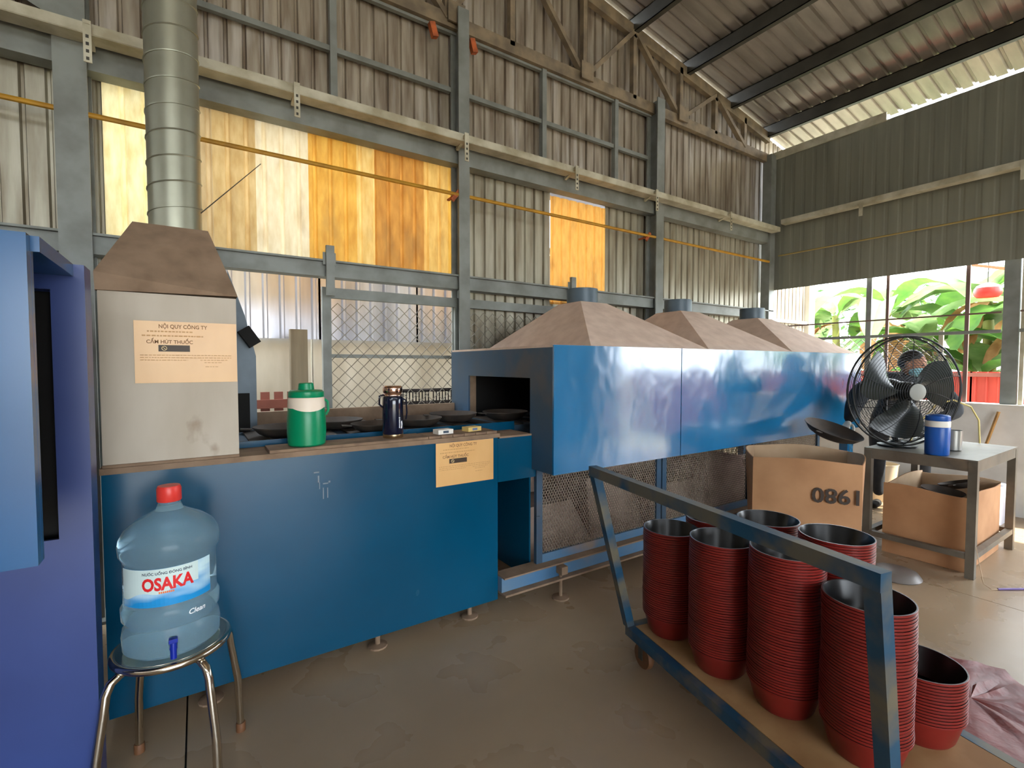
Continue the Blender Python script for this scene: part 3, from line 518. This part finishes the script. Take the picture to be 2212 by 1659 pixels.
wb_ = thing('water_bottle', 'large blue water bottle with red cap standing on the steel stool', 'bottle', (sx, sy, sz)); bz = sz + .001
prof = [(0, .004), (.118, .0), (.130, .012), (.132, .05), (.128, .075), (.121, .085), (.121, .095), (.131, .107), (.132, .14), (.126, .152), (.1245, .156), (.1245, .285), (.127, .292), (.134, .305), (.136, .33), (.132, .352), (.118, .378), (.09, .402), (.055, .42), (.036, .432), (.030, .45), (.030, .47), (0, .47)]
MB().lathe([(r * 1.0, z) for r, z in prof], 56, (sx, sy, bz)).build('body', water_m, wb_, True)
MB().lathe([(.032, .455), (.0335, .457), (.0335, .495), (.030, .504), (0, .505)], 28, (sx, sy, bz)).build('cap', capred_m, wb_, True)
# label wraps the body, faces the camera and a little to its right
la = math.atan2(sx, -sy) * -1
la = math.atan2(0 - sx, sy) - .02
def cyl(r, z): return on_cyl(sx, sy, r, la, bz + z)
m = MB(); nn = 24; f_ = cyl(.1262, .0)
for i in range(nn):
    a0, a1 = -.15 + .27 * i / nn, -.15 + .27 * (i + 1) / nn
    m.add([f_(a0, .165), f_(a1, .165), f_(a1, .280), f_(a0, .280)], [(0, 1, 2, 3)])
m.build('label', lbl_m, wb_, True)
m = MB(); f_ = cyl(.1266, .0)
for i in range(nn):
    a0, a1 = -.15 + .225 * i / nn, -.15 + .225 * (i + 1) / nn; lo = lambda a: .196 + .03 * (a + .115) / .19 + .006 * math.sin(a * 60)
    m.add([f_(a0, lo(a0)), f_(a1, lo(a1)), f_(a1, .2795), f_(a0, .2795)], [(0, 1, 2, 3)])
m.build('label_pale_area', lblw_m, wb_, True)
text_on('brand_lettering', 'OSAKA', .052, redink_m, wb_, lambda a, b: cyl(.1271, .232)(a - .008, b), .002, .135)
text_on('small_lettering', 'NƯỚC UỐNG ĐÓNG BÌNH', .011, dkink_m, wb_, lambda a, b: cyl(.1271, .266)(a - .008, b), .0003, .13)
m = MB(); f_ = cyl(.1271, .0)
for k in range(8): m.add([f_(-.03 + k * .005, .205), f_(-.0262 + k * .005, .205), f_(-.0262 + k * .005, .211), f_(-.03 + k * .005, .211)], [(0, 1, 2, 3)])
m.build('orange_print_line', orink_m, wb_)
text_on('script_lettering', 'Clean', .022, whink_m, wb_, lambda a, b: cyl(.1340, .129)(a + .07 + b * .25, b), .0003)
ta = la + .02; tp = Vector((sx + .132 * math.sin(ta), sy - .132 * math.cos(ta), bz + .045)); td = Vector((math.sin(ta), -math.cos(ta), 0))
m = MB(); m.tube([tp - td * .005, tp + td * .025], .010, 12); m.tube([tp + td * .022 + Vector((0, 0, .016)), tp + td * .024, tp + td * .026 - Vector((0, 0, .03))], .0085, 12); m.obox(tp + td * .02 + Vector((0, 0, .022)), td, .008, (-td.y, td.x, 0), .011, .006); m.build('tap', tapblue_m, wb_, True)
# ------------------------------------------------------------------ trolley with stacked pans
tu = Vector((-.21, -.978, 0)).normalized(); tv = Vector((tu.y * -1, tu.x, 0)); tv = Vector((.978, -.21, 0)).normalized()
TO = Vector((1.615, 1.50, 0)); TL, TW, DZ = 1.09, .62, .175
tro = thing('trolley', 'chipped teal steel trolley carrying stacks of red pans', 'trolley', TO)
P = lambda a, b, z: TO + tu * a + tv * b + Vector((0, 0, z))
MB().obox(P(TL / 2, TW / 2, DZ - .008), tu, TL / 2 - .022, tv, TW / 2 - .022, .008).build('deck', deck_m, tro)
for a, b in ((P(0, 0, DZ - .02), P(TL, 0, DZ - .02)), (P(0, TW, DZ - .02), P(TL, TW, DZ - .02)), (P(0, .02, DZ - .02), P(0, TW - .02, DZ - .02)), (P(TL, .02, DZ - .02), P(TL, TW - .02, DZ - .02))): MB().bar(a, b, .038, .04).build('base_rail', trol_m, tro)
hl, hr = Vector((1.39, 1.49, .905)), Vector((1.178, .41, .905))
for a, b in ((P(0, 0, DZ), hl), (P(TL, 0, DZ), hr)): MB().bar(a, b + (b - a).normalized() * .0, .036, .036, up=tu).build('post', trol_m, tro)
MB().bar(hl - tu * .018, hr + tu * .018, .036, .040).build('handle_bar', trol_m, tro)
for a in (.06, TL - .06):
    for b in (.04, TW - .04):
        c = P(a, b, 0); k = thing('x', '', '', c); bpy.data.objects.remove(k)
        f = MB(); f.obox(c + Vector((0, 0, DZ - .045)), tu, .03, tv, .03, .004); f.obox(c + tv * .02 + Vector((0, 0, .09)), tu, .014, tv, .002, .045); f.obox(c - tv * .02 + Vector((0, 0, .09)), tu, .014, tv, .002, .045)
        fo = f.build('caster_fork', darksteel_m, tro); MB().lathe([(.012, -.014), (.052, -.014), (.056, -.008), (.056, .008), (.052, .014), (.012, .014)], 24, c + Vector((0, 0, .057)), axis=tv).build('wheel', rubber_m, fo, True)
pr = [(0, 0), (.086, 0), (.094, .012), (.113, .0825), (.1174, .0832), (.118, .0848), (.118, .0898), (.1172, .0905), (.1135, .0905), (.1112, .086), (.0925, .015), (.085, .0035), (0, .0035)]
pm = MB().lathe(pr, 44, mi=[0, 0, 0, 0, 0, 0, 0, 1, 1, 1, 1, 1], cap=False).mesh('red_pan', [pan_red_m, pan_blk_m], smooth=True)
PITCHZ = .0095; rest = MB()
def stack(x, y, ztop, lab, zbase=DZ, single=None):
    n = int((ztop - zbase - .0905) / PITCHZ) + 1; rnd = random.Random(int(x * 977 + y * 71))
    for k in range(n):
        ox, oy = rnd.uniform(-.0006, .0006) + .0012 * math.sin(k * .23 + x * 9), rnd.uniform(-.0006, .0006) + .0012 * math.cos(k * .19 + y * 7)
        if single and k < n - single:
            rest.lathe([(.1125, .075), (.118, .087), (.118, .0905), (.1125, .0915)], 20, (x, y, zbase + k * PITCHZ), cap=False)
            continue
        o = bpy.data.objects.new('red_pan', pm); C.objects.link(o); o.location = (x + ox, y + oy, zbase + .0005 + k * PITCHZ); o.rotation_euler = (0, 0, rnd.uniform(0, 6))
        tag(o, ('red black-lined pan topmost of the stack ' if k == n - 1 else 'red pan nested in the stack ') + lab, 'pan', None if k == n - 1 else 'nested red pans, stack ' + lab)
stack(1.735, 1.37, .64, 'beside the trolley post nearest the oven')
stack(1.687, 1.095, .685, 'second along the handle side of the trolley')
stack(1.685, .848, .725, 'third along the handle side of the trolley')
stack(1.678, .605, .664, 'by the trolley post farthest from the oven')
stack(1.97, 1.325, .655, 'at the oven end of the inner trolley row', single=14)
stack(1.985, 1.08, .718, 'in the middle of the inner trolley row', single=18)
stack(1.92, .797, .75, 'tallest of the inner trolley row', single=28)
stack(1.925, .548, .40, 'lowest on the trolley, behind the end post')
ro = tag(rest.build('nested_red_pans', pan_red_m), 'red pans nested low in the three inner stacks on the trolley', 'pans'); ro['kind'] = 'stuff'
# ------------------------------------------------------------------ table and what stands on it
tx0, tx1, ty0, ty1, tz = 4.05, 5.0, .90, 1.51, .755
tb = thing('work_table', 'worn grey steel table carrying the big black fan', 'table', ((tx0 + tx1) / 2, (ty0 + ty1) / 2, 0))
B('top', table_m, tb, tx0, tx1, ty0, ty1, tz - .012, tz)
for a in (tx0, tx1 - .045):
    for b in (ty0, ty1 - .045): B('leg', table_m, tb, a, a + .045, b, b + .045, 0, tz - .013)
for bx in ((tx0 + .002, tx0 + .04, ty0 + .046, ty1 - .046), (tx1 - .04, tx1 - .002, ty0 + .046, ty1 - .046), (tx0 + .046, tx1 - .046, ty0 + .002, ty0 + .04), (tx0 + .046, tx1 - .046, ty1 - .04, ty1 - .002)):
    B('apron', table_m, tb, *bx, tz - .075, tz - .0125); B('stretcher', table_m, tb, *bx, .12, .155)
# fan
FC = Vector((4.20, 1.335, 1.168)); FA = Vector((-.53, -.845, -.03)).normalized(); FR = .385
side = FA.cross(Vector((0, 0, 1))).normalized(); upv = side.cross(FA)
fan = thing('industrial_fan', 'big black industrial fan with wire guard standing on the steel table', 'fan', (FC.x, FC.y, tz))
FP = lambda r, a, d: FC + (side * math.cos(a) + upv * math.sin(a)) * r + FA * d
for sgn, nm in ((1, 'front_guard'), (-1, 'rear_guard')):
    m = MB(); dep = lambda r: sgn * (.03 + .085 * math.sqrt(max(0, 1 - (r / FR) ** 2)))
    for i in range(20):
        r = .07 + (FR - .075) * i / 19; m.tube([FP(r, 2 * math.pi * k / 48, dep(r)) for k in range(48)], .0016, 4, True)
    for k in range(10): m.tube([FP(.06 + (FR - .06) * q / 8, 2 * math.pi * k / 10 + .35 * q / 8, dep(.06 + (FR - .06) * q / 8)) for q in range(9)], .0026, 4)
    m.build(nm, wire_m, fan)
for d in (.03, -.03): MB().tube([FP(FR, 2 * math.pi * k / 60, d) for k in range(60)], .0065, 8, True).build('guard_ring', fan_m, fan, True)
for b in range(3):
    m = MB(); vs = []; na, nr = 9, 8; a0 = [2.62, .15, 4.55][b]
    for i in range(nr + 1):
        r = .06 + (.335 - .06) * i / nr; w = .34 + .30 * math.sin(math.pi * min(1, i / nr * .8))
        for q in range(na + 1): t_ = q / na - .5; a = a0 + t_ * 2 * w + .35 * (i / nr); vs.append(FP(r * (1 - .0 * abs(t_)), a, .03 * math.cos(t_ * 3) - .055 * t_))
    fs = [(i * (na + 1) + q, i * (na + 1) + q + 1, (i + 1) * (na + 1) + q + 1, (i + 1) * (na + 1) + q) for i in range(nr) for q in range(na)]
    n0 = len(vs); vs += [v - FA * .004 for v in vs]; fs += [tuple(n0 + k for k in f[::-1]) for f in fs]; m.add(vs, fs); m.build('blade', fanblade_m, fan, True)
MB().lathe([(.065, -.02), (.065, .05), (.05, .07), (0, .075)], 28, FC, axis=FA).build('hub', fan_m, fan, True)
MB().lathe([(0, .112), (.058, .112), (.058, .118), (.05, .122), (0, .122)], 28, FC, axis=FA).build('badge', M('grey_badge', (150, 152, 146), None, .5), fan, True)
MB().lathe([(0, -.26), (.06, -.26), (.08, -.22), (.08, -.10), (.06, -.03), (0, -.03)], 28, FC, axis=FA).build('motor', fan_m, fan, True)
mb = FC - FA * .17
MB().tube([mb, mb + Vector((0, 0, -.2)), Vector((mb.x + .02, mb.y - .08, tz + .03))], .02, 12).build('stand_post', fan_m, fan, True)
bc = (mb.x + .03, min(mb.y, ty1 - .15), tz)
MB().lathe([(0, 0), (.12, 0), (.12, .012), (.06, .03), (.03, .05), (0, .05)], 32, (mb.x + .02, mb.y - .08, tz + .0005)).build('stand_base', fan_m, fan, True)
def lathe_thing(name, label, cat, loc, parts):
    t = thing(name, label, cat, loc)
    for nm, pf, mt in parts: MB().lathe(pf, 32, loc).build(nm, mt, t, True)
    return t
lathe_thing('water_jug', 'small blue cooler jug with white band on the steel table', 'jug', (4.122, 1.12, tz + .001), [('body', [(.060, 0), (.064, .005), (.066, .18), (.064, .185)], bluejug_m), ('band', [(.0645, .186), (.066, .19), (.066, .222), (.063, .226)], whitep_m), ('lid', [(.064, .227), (.066, .23), (.064, .258), (.055, .265), (0, .265)], bluejug_m)])
lathe_thing('cup', 'grey metal cup beside the blue jug on the steel table', 'cup', (4.42, 1.12, tz + .001), [('body', [(0, .004), (.045, 0), (.052, .005), (.055, .14), (.052, .14), (.048, .008), (0, .008)], M('grey_cup', (150, 150, 146), None, .35, .6))])
tag(MB().tube([(4.55, 1.40, tz + .006), (4.7, 1.38, tz + .16), (4.76, 1.30, tz + .30), (4.82, 1.22, tz + .33), (4.90, 1.14, tz + .28), (4.93, 1.10, tz + .18), (4.93, 1.09, tz + .006)], .006, 8).build('yellow_hose', M('yellow_cord_plastic', (226, 206, 130), None, .5), None, True), 'stiff yellow hose arching up from the table behind the fan', 'hose')
# ------------------------------------------------------------------ cartons
def carton(name, label, x, y, w, d, h, rot, txt=None, bulge=.03, flare=.0):
    t = thing(name, label, 'carton', (x, y, 0)); c, s = math.cos(rot), math.sin(rot); L_ = lambda a, b, z: (x + a * c - b * s, y + a * s + b * c, z)
    B0 = MB().add([L_(-w / 2, -d / 2, .001), L_(w / 2, -d / 2, .001), L_(w / 2, d / 2, .001), L_(-w / 2, d / 2, .001), L_(-w / 2, -d / 2, .006), L_(w / 2, -d / 2, .006), L_(w / 2, d / 2, .006), L_(-w / 2, d / 2, .006)], [(0, 3, 2, 1), (4, 5, 6, 7), (0, 1, 5, 4), (1, 2, 6, 5), (2, 3, 7, 6), (3, 0, 4, 7)]); B0.build('bottom', kraft_m, t)
    N_ = 10
    def wall(pa, pb, nx_, ny_):
        m = MB(); vs = []
        for i in range(N_ + 1):
            for j_ in range(N_ + 1):
                u_ = i / N_; v_ = j_ / N_; bl = bulge * math.sin(math.pi * u_) * (.3 + .7 * v_) + flare * v_
                a = pa[0] + (pb[0] - pa[0]) * u_ + nx_ * bl; b = pa[1] + (pb[1] - pa[1]) * u_ + ny_ * bl; vs.append(L_(a, b, .006 + (h - .006) * v_ + .012 * math.sin(u_ * 5 + x * 7) * v_))
        n0 = len(vs); vs2 = []
        for v in vs: vs2.append((v[0] - (nx_ * c - ny_ * s) * .006, v[1] - (nx_ * s + ny_ * c) * .006, v[2]))
        q = N_ + 1; fs = [(i * q + k, (i + 1) * q + k, (i + 1) * q + k + 1, i * q + k + 1) for i in range(N_) for k in range(N_)]
        m.add(vs, fs); m.add(vs2, [f[::-1] for f in fs], 1); m.add([v for i in range(q) for v in (vs[i * q + N_], vs2[i * q + N_])], [(2 * i, 2 * i + 2, 2 * i + 3, 2 * i + 1) for i in range(N_)])
        return m.build('panel', [kraft_m, kraft_in_m], t, True)
    wall((-w / 2, -d / 2), (w / 2, -d / 2), 0, -1); wall((w / 2, -d / 2), (w / 2, d / 2), 1, 0); wall((w / 2, d / 2), (-w / 2, d / 2), 0, 1); wall((-w / 2, d / 2), (-w / 2, -d / 2), -1, 0)
    return t, L_
t1, L1 = carton('cardboard_carton', 'large open cardboard carton stencilled with upside-down 1980 by the oven', 3.47, 1.66, .60, .54, .75, R(-60), bulge=.05)
def stencil(a, b): # upside down on the panel that faces the camera
    u_ = (-a + .045 + .31) / .62; bl = .05 * math.sin(math.pi * max(0, min(1, u_ + .0))) * .85
    return L1(-a + .17, -.28 - .05 * math.sin(math.pi * min(1, max(0, (-a + .17 + .31) / .62))) * (.3 + .7 * .58) - .006, .545 - b)
text_on('stencil_number', '1980', .13, M('black_stencil', (58, 46, 38), None, .7), t1, stencil, .002, .25)
t2, L2 = carton('cardboard_carton', 'open cardboard carton of black pans standing under the steel table', 4.52, 1.19, .74, .46, .50, R(0), bulge=.015)
for k, (a, b, z, r) in enumerate(((4.33, 1.14, .44, .12), (4.68, 1.13, .45, .12), (4.42, 1.30, .36, .09), (4.66, 1.32, .36, .08))):
    w_ = wok(a, b, z, r, ['black pan lying at the front of the carton under the table', 'black pan tilted up above the rim of the carton under the table', 'black pan half buried at the back of the carton under the table', 'smaller black pan in the far corner of the carton under the table'][k], tilt=(.1, -.3, .15, .1)[k], name='black_pan')
for k in range(4): 
    r = .12 + .004 * k; tag(MB().lathe([(0, 0), (r * .6, 0), (r, .05), (r, .054), (r * .6, .006), (0, .006)], 28, (3.55, 1.62, .012 + .06 * k)).build('black_pan', wok_m, None, True), 'black pan stacked inside the carton stencilled 1980', 'pan', 'pans inside the stencilled carton')
wok(4.06, 1.74, .80, .20, 'large black pan held in the white glove over the stencilled carton', tilt=.35, name='black_pan')
lathe_thing('pan_lid', 'grey pan lying upside down on the floor between trolley and table', 'pan', (3.72, 1.20, .0005), [('shell', [(.135, 0), (.14, .006), (.12, .035), (.09, .045), (0, .046)], M('grey_enamel', (112, 106, 102), None, .4))])
lathe_thing('bucket', 'pale plastic bucket standing behind the worker by the window wall', 'bucket', (5.72, 1.98, .0005), [('body', [(0, .004), (.11, 0), (.14, .36), (.145, .37), (.135, .37), (.106, .008), (0, .008)], M('pale_plastic', (222, 206, 178), None, .5))])
tag(MB().box(5.55, 5.85, 1.1, 1.5, 0, .33).build('storage_box', M('pale_grey_box', (196, 196, 206), (180, 180, 190), .6)), 'pale grey box on the floor against the white window wall', 'box')
tag(MB().bar((5.92, 1.42, .0), (6.05, 1.22, .93), .035, .012).build('wood_lath', wood_m), 'pale wooden lath leaning on the white wall under the window', 'lath')
tag(MB().tube([(4.17, .95, .50), (4.12, .93, .3), (3.98, .84, .02), (3.96, .80, .006), (4.1, .72, .005)], .0022, 6).build('string', M('beige_string', (196, 172, 144), None, .8), None, True), 'thin beige string hanging from the carton under the table to the floor', 'string')
tag(MB().tube([(4.0, .78, .006), (4.25, .62, .006), (4.5, .45, .006), (5.0, .1, .006)], .006, 8).build('purple_cable', purple_m, None, True), 'thin purple cable lying on the floor beside the table leg', 'cable')
m = MB(); rnd = random.Random(3); vs = []; pts = [(2.35, .88), (2.62, .90), (2.86, .72), (2.93, .55), (2.80, .40), (2.66, .30), (2.40, .28), (2.25, .40), (2.22, .66)]
cxp = sum(p[0] for p in pts) / len(pts); cyp = sum(p[1] for p in pts) / len(pts); ring = []
for i in range(len(pts)):
    a, b = pts[i], pts[(i + 1) % len(pts)]
    for q in range(4): t_ = q / 4; ring.append((a[0] + (b[0] - a[0]) * t_ + rnd.uniform(-.012, .012), a[1] + (b[1] - a[1]) * t_ + rnd.uniform(-.012, .012)))
vs = [(cxp, cyp, .02)]
for f in (.35, .7, 1):
    for p in ring: vs.append((cxp + (p[0] - cxp) * f, cyp + (p[1] - cyp) * f, .004 + rnd.uniform(.0, .022)))
nn = len(ring); fs = [(0, 1 + k, 1 + (k + 1) % nn) for k in range(nn)] + [(1 + l * nn + k, 1 + (l + 1) * nn + k, 1 + (l + 1) * nn + (k + 1) % nn, 1 + l * nn + (k + 1) % nn) for l in range(2) for k in range(nn)]
tag(m.add(vs, fs).build('plastic_sheet', redsheet_m, None, True, org=(cxp, cyp, 0)), 'crumpled dull red plastic sheet spread on the floor behind the pan trolley', 'plastic sheet')
# ------------------------------------------------------------------ worker behind the fan
pw = thing('person', 'person in dark work clothes, white glove and pale mask bending behind the fan', 'person', (5.35, 1.8, 0))
def skin(name, mat, parent, verts, edges, root=0, sub=2):
    org = ORG[parent.name]; me = bpy.data.meshes.new(name); me.from_pydata([tuple(Vector(v[:3]) - org) for v in verts], edges, []); o = bpy.data.objects.new(name, me); C.objects.link(o)
    md = o.modifiers.new('s', 'SKIN'); md.use_smooth_shade = True; o.modifiers.new('d', 'SUBSURF').levels = sub
    for i, v in enumerate(verts): me.skin_vertices[0].data[i].radius = (v[3], v[4] if len(v) > 4 else v[3]); me.skin_vertices[0].data[i].use_root = (i == root)
    bpy.context.view_layer.update(); ev = o.evaluated_get(bpy.context.evaluated_depsgraph_get()); nm = bpy.data.meshes.new_from_object(ev)
    o.modifiers.clear(); o.data = nm; nm.materials.clear(); nm.materials.append(mat)
    for p in nm.polygons: p.use_smooth = True
    o.parent = parent; ORG[o.name] = org; return o
bd = [(5.32, 1.79, .86, .13, .11), (5.22, 1.72, 1.0, .125, .10), (5.08, 1.63, 1.12, .17, .12), (5.01, 1.58, 1.20, .13, .10), (4.975, 1.545, 1.265, .055, .055),
      (4.87, 1.70, 1.20, .095), (4.71, 1.80, 1.12, .085), (4.53, 1.78, .99, .062), (4.38, 1.745, .90, .038),
      (5.14, 1.46, 1.18, .095), (5.18, 1.36, 1.09, .085), (5.10, 1.27, .97, .06), (4.90, 1.34, .92, .038),
      (5.36, 1.88, .80, .095), (5.40, 1.90, .46, .065), (5.44, 1.90, .10, .045), (5.44, 1.62, .80, .095), (5.46, 1.58, .46, .065), (5.50, 1.58, .10, .045)]
be = [(0, 1), (1, 2), (2, 3), (3, 4), (3, 5), (5, 6), (6, 7), (7, 8), (3, 9), (9, 10), (10, 11), (11, 12), (0, 13), (13, 14), (14, 15), (0, 16), (16, 17), (17, 18)]
skin('body', cloth_m, pw, bd, be)
hc = Vector((4.955, 1.52, 1.355)); fd = Vector((-.1, -.93, -.2)).normalized(); sdv = fd.cross(Vector((0, 0, 1))).normalized(); ud = sdv.cross(fd)
def blob(c, ax, rad, n=20, k=14, fn=None):
    m = MB(); vs = []; fs = []
    for i in range(k + 1):
        ph = math.pi * i / k
        for j_ in range(n):
            a = 2 * math.pi * j_ / n; d = Vector((math.sin(ph) * math.cos(a), math.sin(ph) * math.sin(a), math.cos(ph))); s = fn(d) if fn else 1
            vs.append(c + (ax[0] * d.x * rad[0] + ax[1] * d.y * rad[1] + ax[2] * d.z * rad[2]) * s)
    for i in range(k): fs += [(i * n + j_, (i + 1) * n + j_, (i + 1) * n + (j_ + 1) % n, i * n + (j_ + 1) % n) for j_ in range(n)]
    return m.add(vs, fs)
hd = blob(hc, (sdv, fd, ud), (.073, .092, .108), fn=lambda d: 1 - .12 * max(0, -d.z) * (1 if d.y < .3 else .5) + (.10 if d.y > .93 and abs(d.x) < .2 and -.25 < d.z < .1 else 0))
head = hd.build('head', skin_m, pw, True)
for s in (-1, 1): blob(hc + sdv * s * .074 - fd * .005, (sdv, fd, ud), (.010, .020, .030), 10, 8).build('ear', skin_m, head, True)
for s in (-1, 1): blob(hc + sdv * s * .03 + fd * .083 + ud * .012, (sdv, fd, ud), (.012, .006, .006), 10, 8).build('eye', hair_m, head, True)
blob(hc + ud * .016 - fd * .014, (sdv, fd, ud), (.081, .094, .105), fn=lambda d: 1 if (d.z > .25 or d.y < .1) and d.z > -.45 else .86).build('hair', hair_m, pw, True)
blob(hc + fd * .038 - ud * .042, (sdv, fd, ud), (.066, .066, .050)).build('face_mask', mask_m, pw, True)
def hand(name, p, dr, up_, mat):
    p = Vector(p); dr = Vector(dr).normalized(); up_ = Vector(up_); sd_ = dr.cross(up_).normalized(); up_ = sd_.cross(dr)
    v = [(*p, .026, .018), (*(p + dr * .05), .034, .016), (*(p + dr * .085), .036, .014)]; e = [(0, 1), (1, 2)]
    for k, ln in enumerate((.062, .072, .068, .052)):
        b = p + dr * .088 + sd_ * (-.027 + .018 * k); i = len(v); v += [(*b, .009), (*(b + dr * ln * .5 - up_ * .008), .0085), (*(b + dr * ln * .8 - up_ * .03), .0075)]; e += [(2, i), (i, i + 1), (i + 1, i + 2)]
    b = p + dr * .035 - sd_ * .034; i = len(v); v += [(*b, .012), (*(b + dr * .035 - sd_ * .02 - up_ * .012), .010), (*(b + dr * .06 - sd_ * .016 - up_ * .03), .009)]; e += [(1, i), (i, i + 1), (i + 1, i + 2)]
    return skin(name, mat, pw, v, e, 0, 1)
hand('glove', (4.375, 1.743, .897), (-.75, -.05, -.45), (-.3, 0, .9), glove_m)
hand('glove', (4.895, 1.342, .918), (-.5, .35, -.5), (-.3, 0, .9), glove_m)
for (a, b) in ((5.42, 1.90), (5.48, 1.58)): skin('shoe', black_m, pw, [(a + .03, b, .04, .038), (a - .06, b, .036, .04, .036), (a - .14, b - .01, .03, .036, .028)], [(0, 1), (1, 2)])
# ------------------------------------------------------------------ outside the window
oe = struct('wall_outside', (7, 3.6, 0)); corr(6.2, 7.55, lambda s, o, z: (s, 3.62 + o, z), -.17, 3.2, pitch=.1, depth=.02).build('metal_sheet', sheet_m, oe); B('rail', sill_m, oe, 6.2, 7.6, 3.58, 3.615, 1.95, 1.99); B('post', cwall_m, oe, 7.55, 7.72, 3.56, 3.7, -.17, 3.2)
t = thing('wire_fence', 'galvanised chain-link fence standing just outside the barred window', 'fence', (7.3, 2.9, -.17))
FX = 7.2
for y0 in (1.95, 3.5): B('post', galv_m, t, FX - .02, FX + .02, y0 - .02, y0 + .02, -.17, 1.75)
c = chain(1.97, 3.48, .3, 1.7, .12, .006, lambda a, o, b: (FX + o, a, b)).build('chain_link', galv_m, t); c['kind'] = 'stuff'
t = thing('red_fence', 'low red corrugated metal fence outside in front of the banana plants', 'fence', (8.6, 0, -.17))
for k in range(-4, 4): corr(k * 1.0, k * 1.0 + 1.02, lambda s, o, z: (8.6 - o, s, z), -.17, 1.265, pitch=.11, depth=.02).build('fence_sheet', redfence_m, t)
B('top_rail', redwood_m, t, 8.56, 8.579, -4, 4, 1.20, 1.25)
t = thing('hanging_lamp', 'red enamel lamp shade hanging outside the window before the banana leaves', 'lamp', (8.0, 1.75, 2.2))
MB().lathe([(.10, 0), (.125, .03), (.13, .07), (.12, .11), (.115, .11), (.12, .07), (.10, .01)], 32, (8.0, 1.75, 2.17), cap=False).build('shade_rim', lampred_m, t, True)
MB().lathe([(.12, .105), (.10, .14), (.05, .165), (.02, .175), (0, .175)], 32, (8.0, 1.75, 2.17), cap=False).build('shade_top', steel_m, t, True); MB().lathe([(0, .002), (.10, .002), (.10, .008), (0, .008)], 32, (8.0, 1.75, 2.17)).build('diffuser', lampred_m, t, True)
MB().bar((8.0, 1.75, 2.28), (8.0, 1.75, 2.60), .008).build('drop_wire', darksteel_m, t); MB().bar((8.0, 2.02, 2.62), (8.0, 1.2, 2.36), .035, .03).build('bracket_arm', orange_m, t); MB().bar((8.0, 1.22, -.17), (8.0, 1.22, 2.5), .05).build('post', orange_m, t)
def leafmesh(base, d, L_, w, droop, mat, parent, nm='leaf', rnd=random):
    d = Vector(d).normalized(); hz = Vector((d.x, d.y, 0)).normalized(); sd_ = hz.cross(Vector((0, 0, 1))); m = MB(); vs = []; n = 12; p = Vector(base); dirv = d.copy()
    for i in range(n + 1):
        t_ = i / n; ww = w * (0.06 if t_ < .1 else math.sin(math.pi * min(1, (t_ - .06) / .97)) ** .6) * .5 + .004
        fold = .35 + rnd.uniform(-.12, .12); up_ = sd_.cross(dirv).normalized()
        vs += [p + sd_ * ww * math.cos(fold) - up_ * ww * math.sin(fold) * -1, p, p - sd_ * ww * math.cos(fold) + up_ * ww * math.sin(fold)]
        p = p + dirv * (L_ / n); dirv = (dirv + Vector((0, 0, -droop / n))).normalized()
    fs = [(i * 3 + k, i * 3 + k + 1, (i + 1) * 3 + k + 1, (i + 1) * 3 + k) for i in range(n) for k in (0, 1)]
    m.add(vs, fs); return m.build(nm, mat, parent, True)
rb = random.Random(11)
spots = [(10.2, 2.9, 1.7), (10.5, 1.7, 2.1), (10.3, .7, 1.7), (10.6, 3.6, 2.3), (11.2, 2.4, 2.6), (10.6, .2, 2.2), (10.4, -.8, 1.8), (11.4, 4.8, 2.4), (9.9, 2.2, 1.2)]
for k, (x, y, h) in enumerate(spots):
    t = thing('banana_plant', 'banana plant with broad torn leaves growing beyond the red fence', 'plant', (x, y, -.17), 'banana plants beyond the red fence')
    MB().tube([(x, y, -.17), (x + .03, y, h * .5), (x, y + .05, h)], [.11, .09, .06], 10).build('stem', stem_m, t, True)
    for q in range(9):
        a = q * 2.4 + rb.uniform(-.3, .3); el = rb.uniform(.25, 1.3)
        leafmesh((x, y + .03, h - .05), (math.cos(a), math.sin(a), el), rb.uniform(1.3, 1.9), rb.uniform(.38, .6), rb.uniform(1.2, 2.6), leaf_m if q % 2 else leaf2_m, t, rnd=rb)
    for q in range(4): a = rb.uniform(0, 6.3); leafmesh((x, y, h - .2), (math.cos(a), math.sin(a), .1), 1.2, .28, 3.2, dead_m, t, 'dry_leaf', rb)
for k, (x, y, r, h) in enumerate(((12.6, 1.0, 1.5, 2.6), (12.8, 4.2, 1.7, 3.0), (12.4, -2.2, 1.6, 2.4), (13.2, 7.2, 1.8, 3.2), (9.1, 3.5, .5, 1.3), (9.1, 1.2, .45, 1.1))):
    t = thing('leafy_shrub', 'dense green shrub growing behind the banana plants' if x > 11 else 'low green shrub growing just behind the red fence', 'shrub', (x, y, -.17), 'shrubs behind the banana plants' if x > 11 else 'low shrubs behind the red fence')
    m = MB()
    for q in range(2200 if x > 11 else 500):
        u_ = rb.gauss(0, .45); v_ = rb.gauss(0, .45); w_ = rb.random(); p = Vector((x + u_ * r, y + v_ * r, -.1 + w_ * h)); a = Vector((rb.uniform(-1, 1), rb.uniform(-1, 1), rb.uniform(-.6, .6))).normalized(); b = a.cross(Vector((rb.uniform(-1, 1), rb.uniform(-1, 1), 1))).normalized(); s = rb.uniform(.06, .12)
        m.add([p - a * s, p + b * s * .4, p + a * s, p - b * s * .4], [(0, 1, 2, 3)])
    f = m.build('foliage', bush_m, t); f['kind'] = 'stuff'; MB().tube([(x, y, -.17), (x, y, h * .7)], [.06, .03], 8).build('trunk', stem_m, t, True)
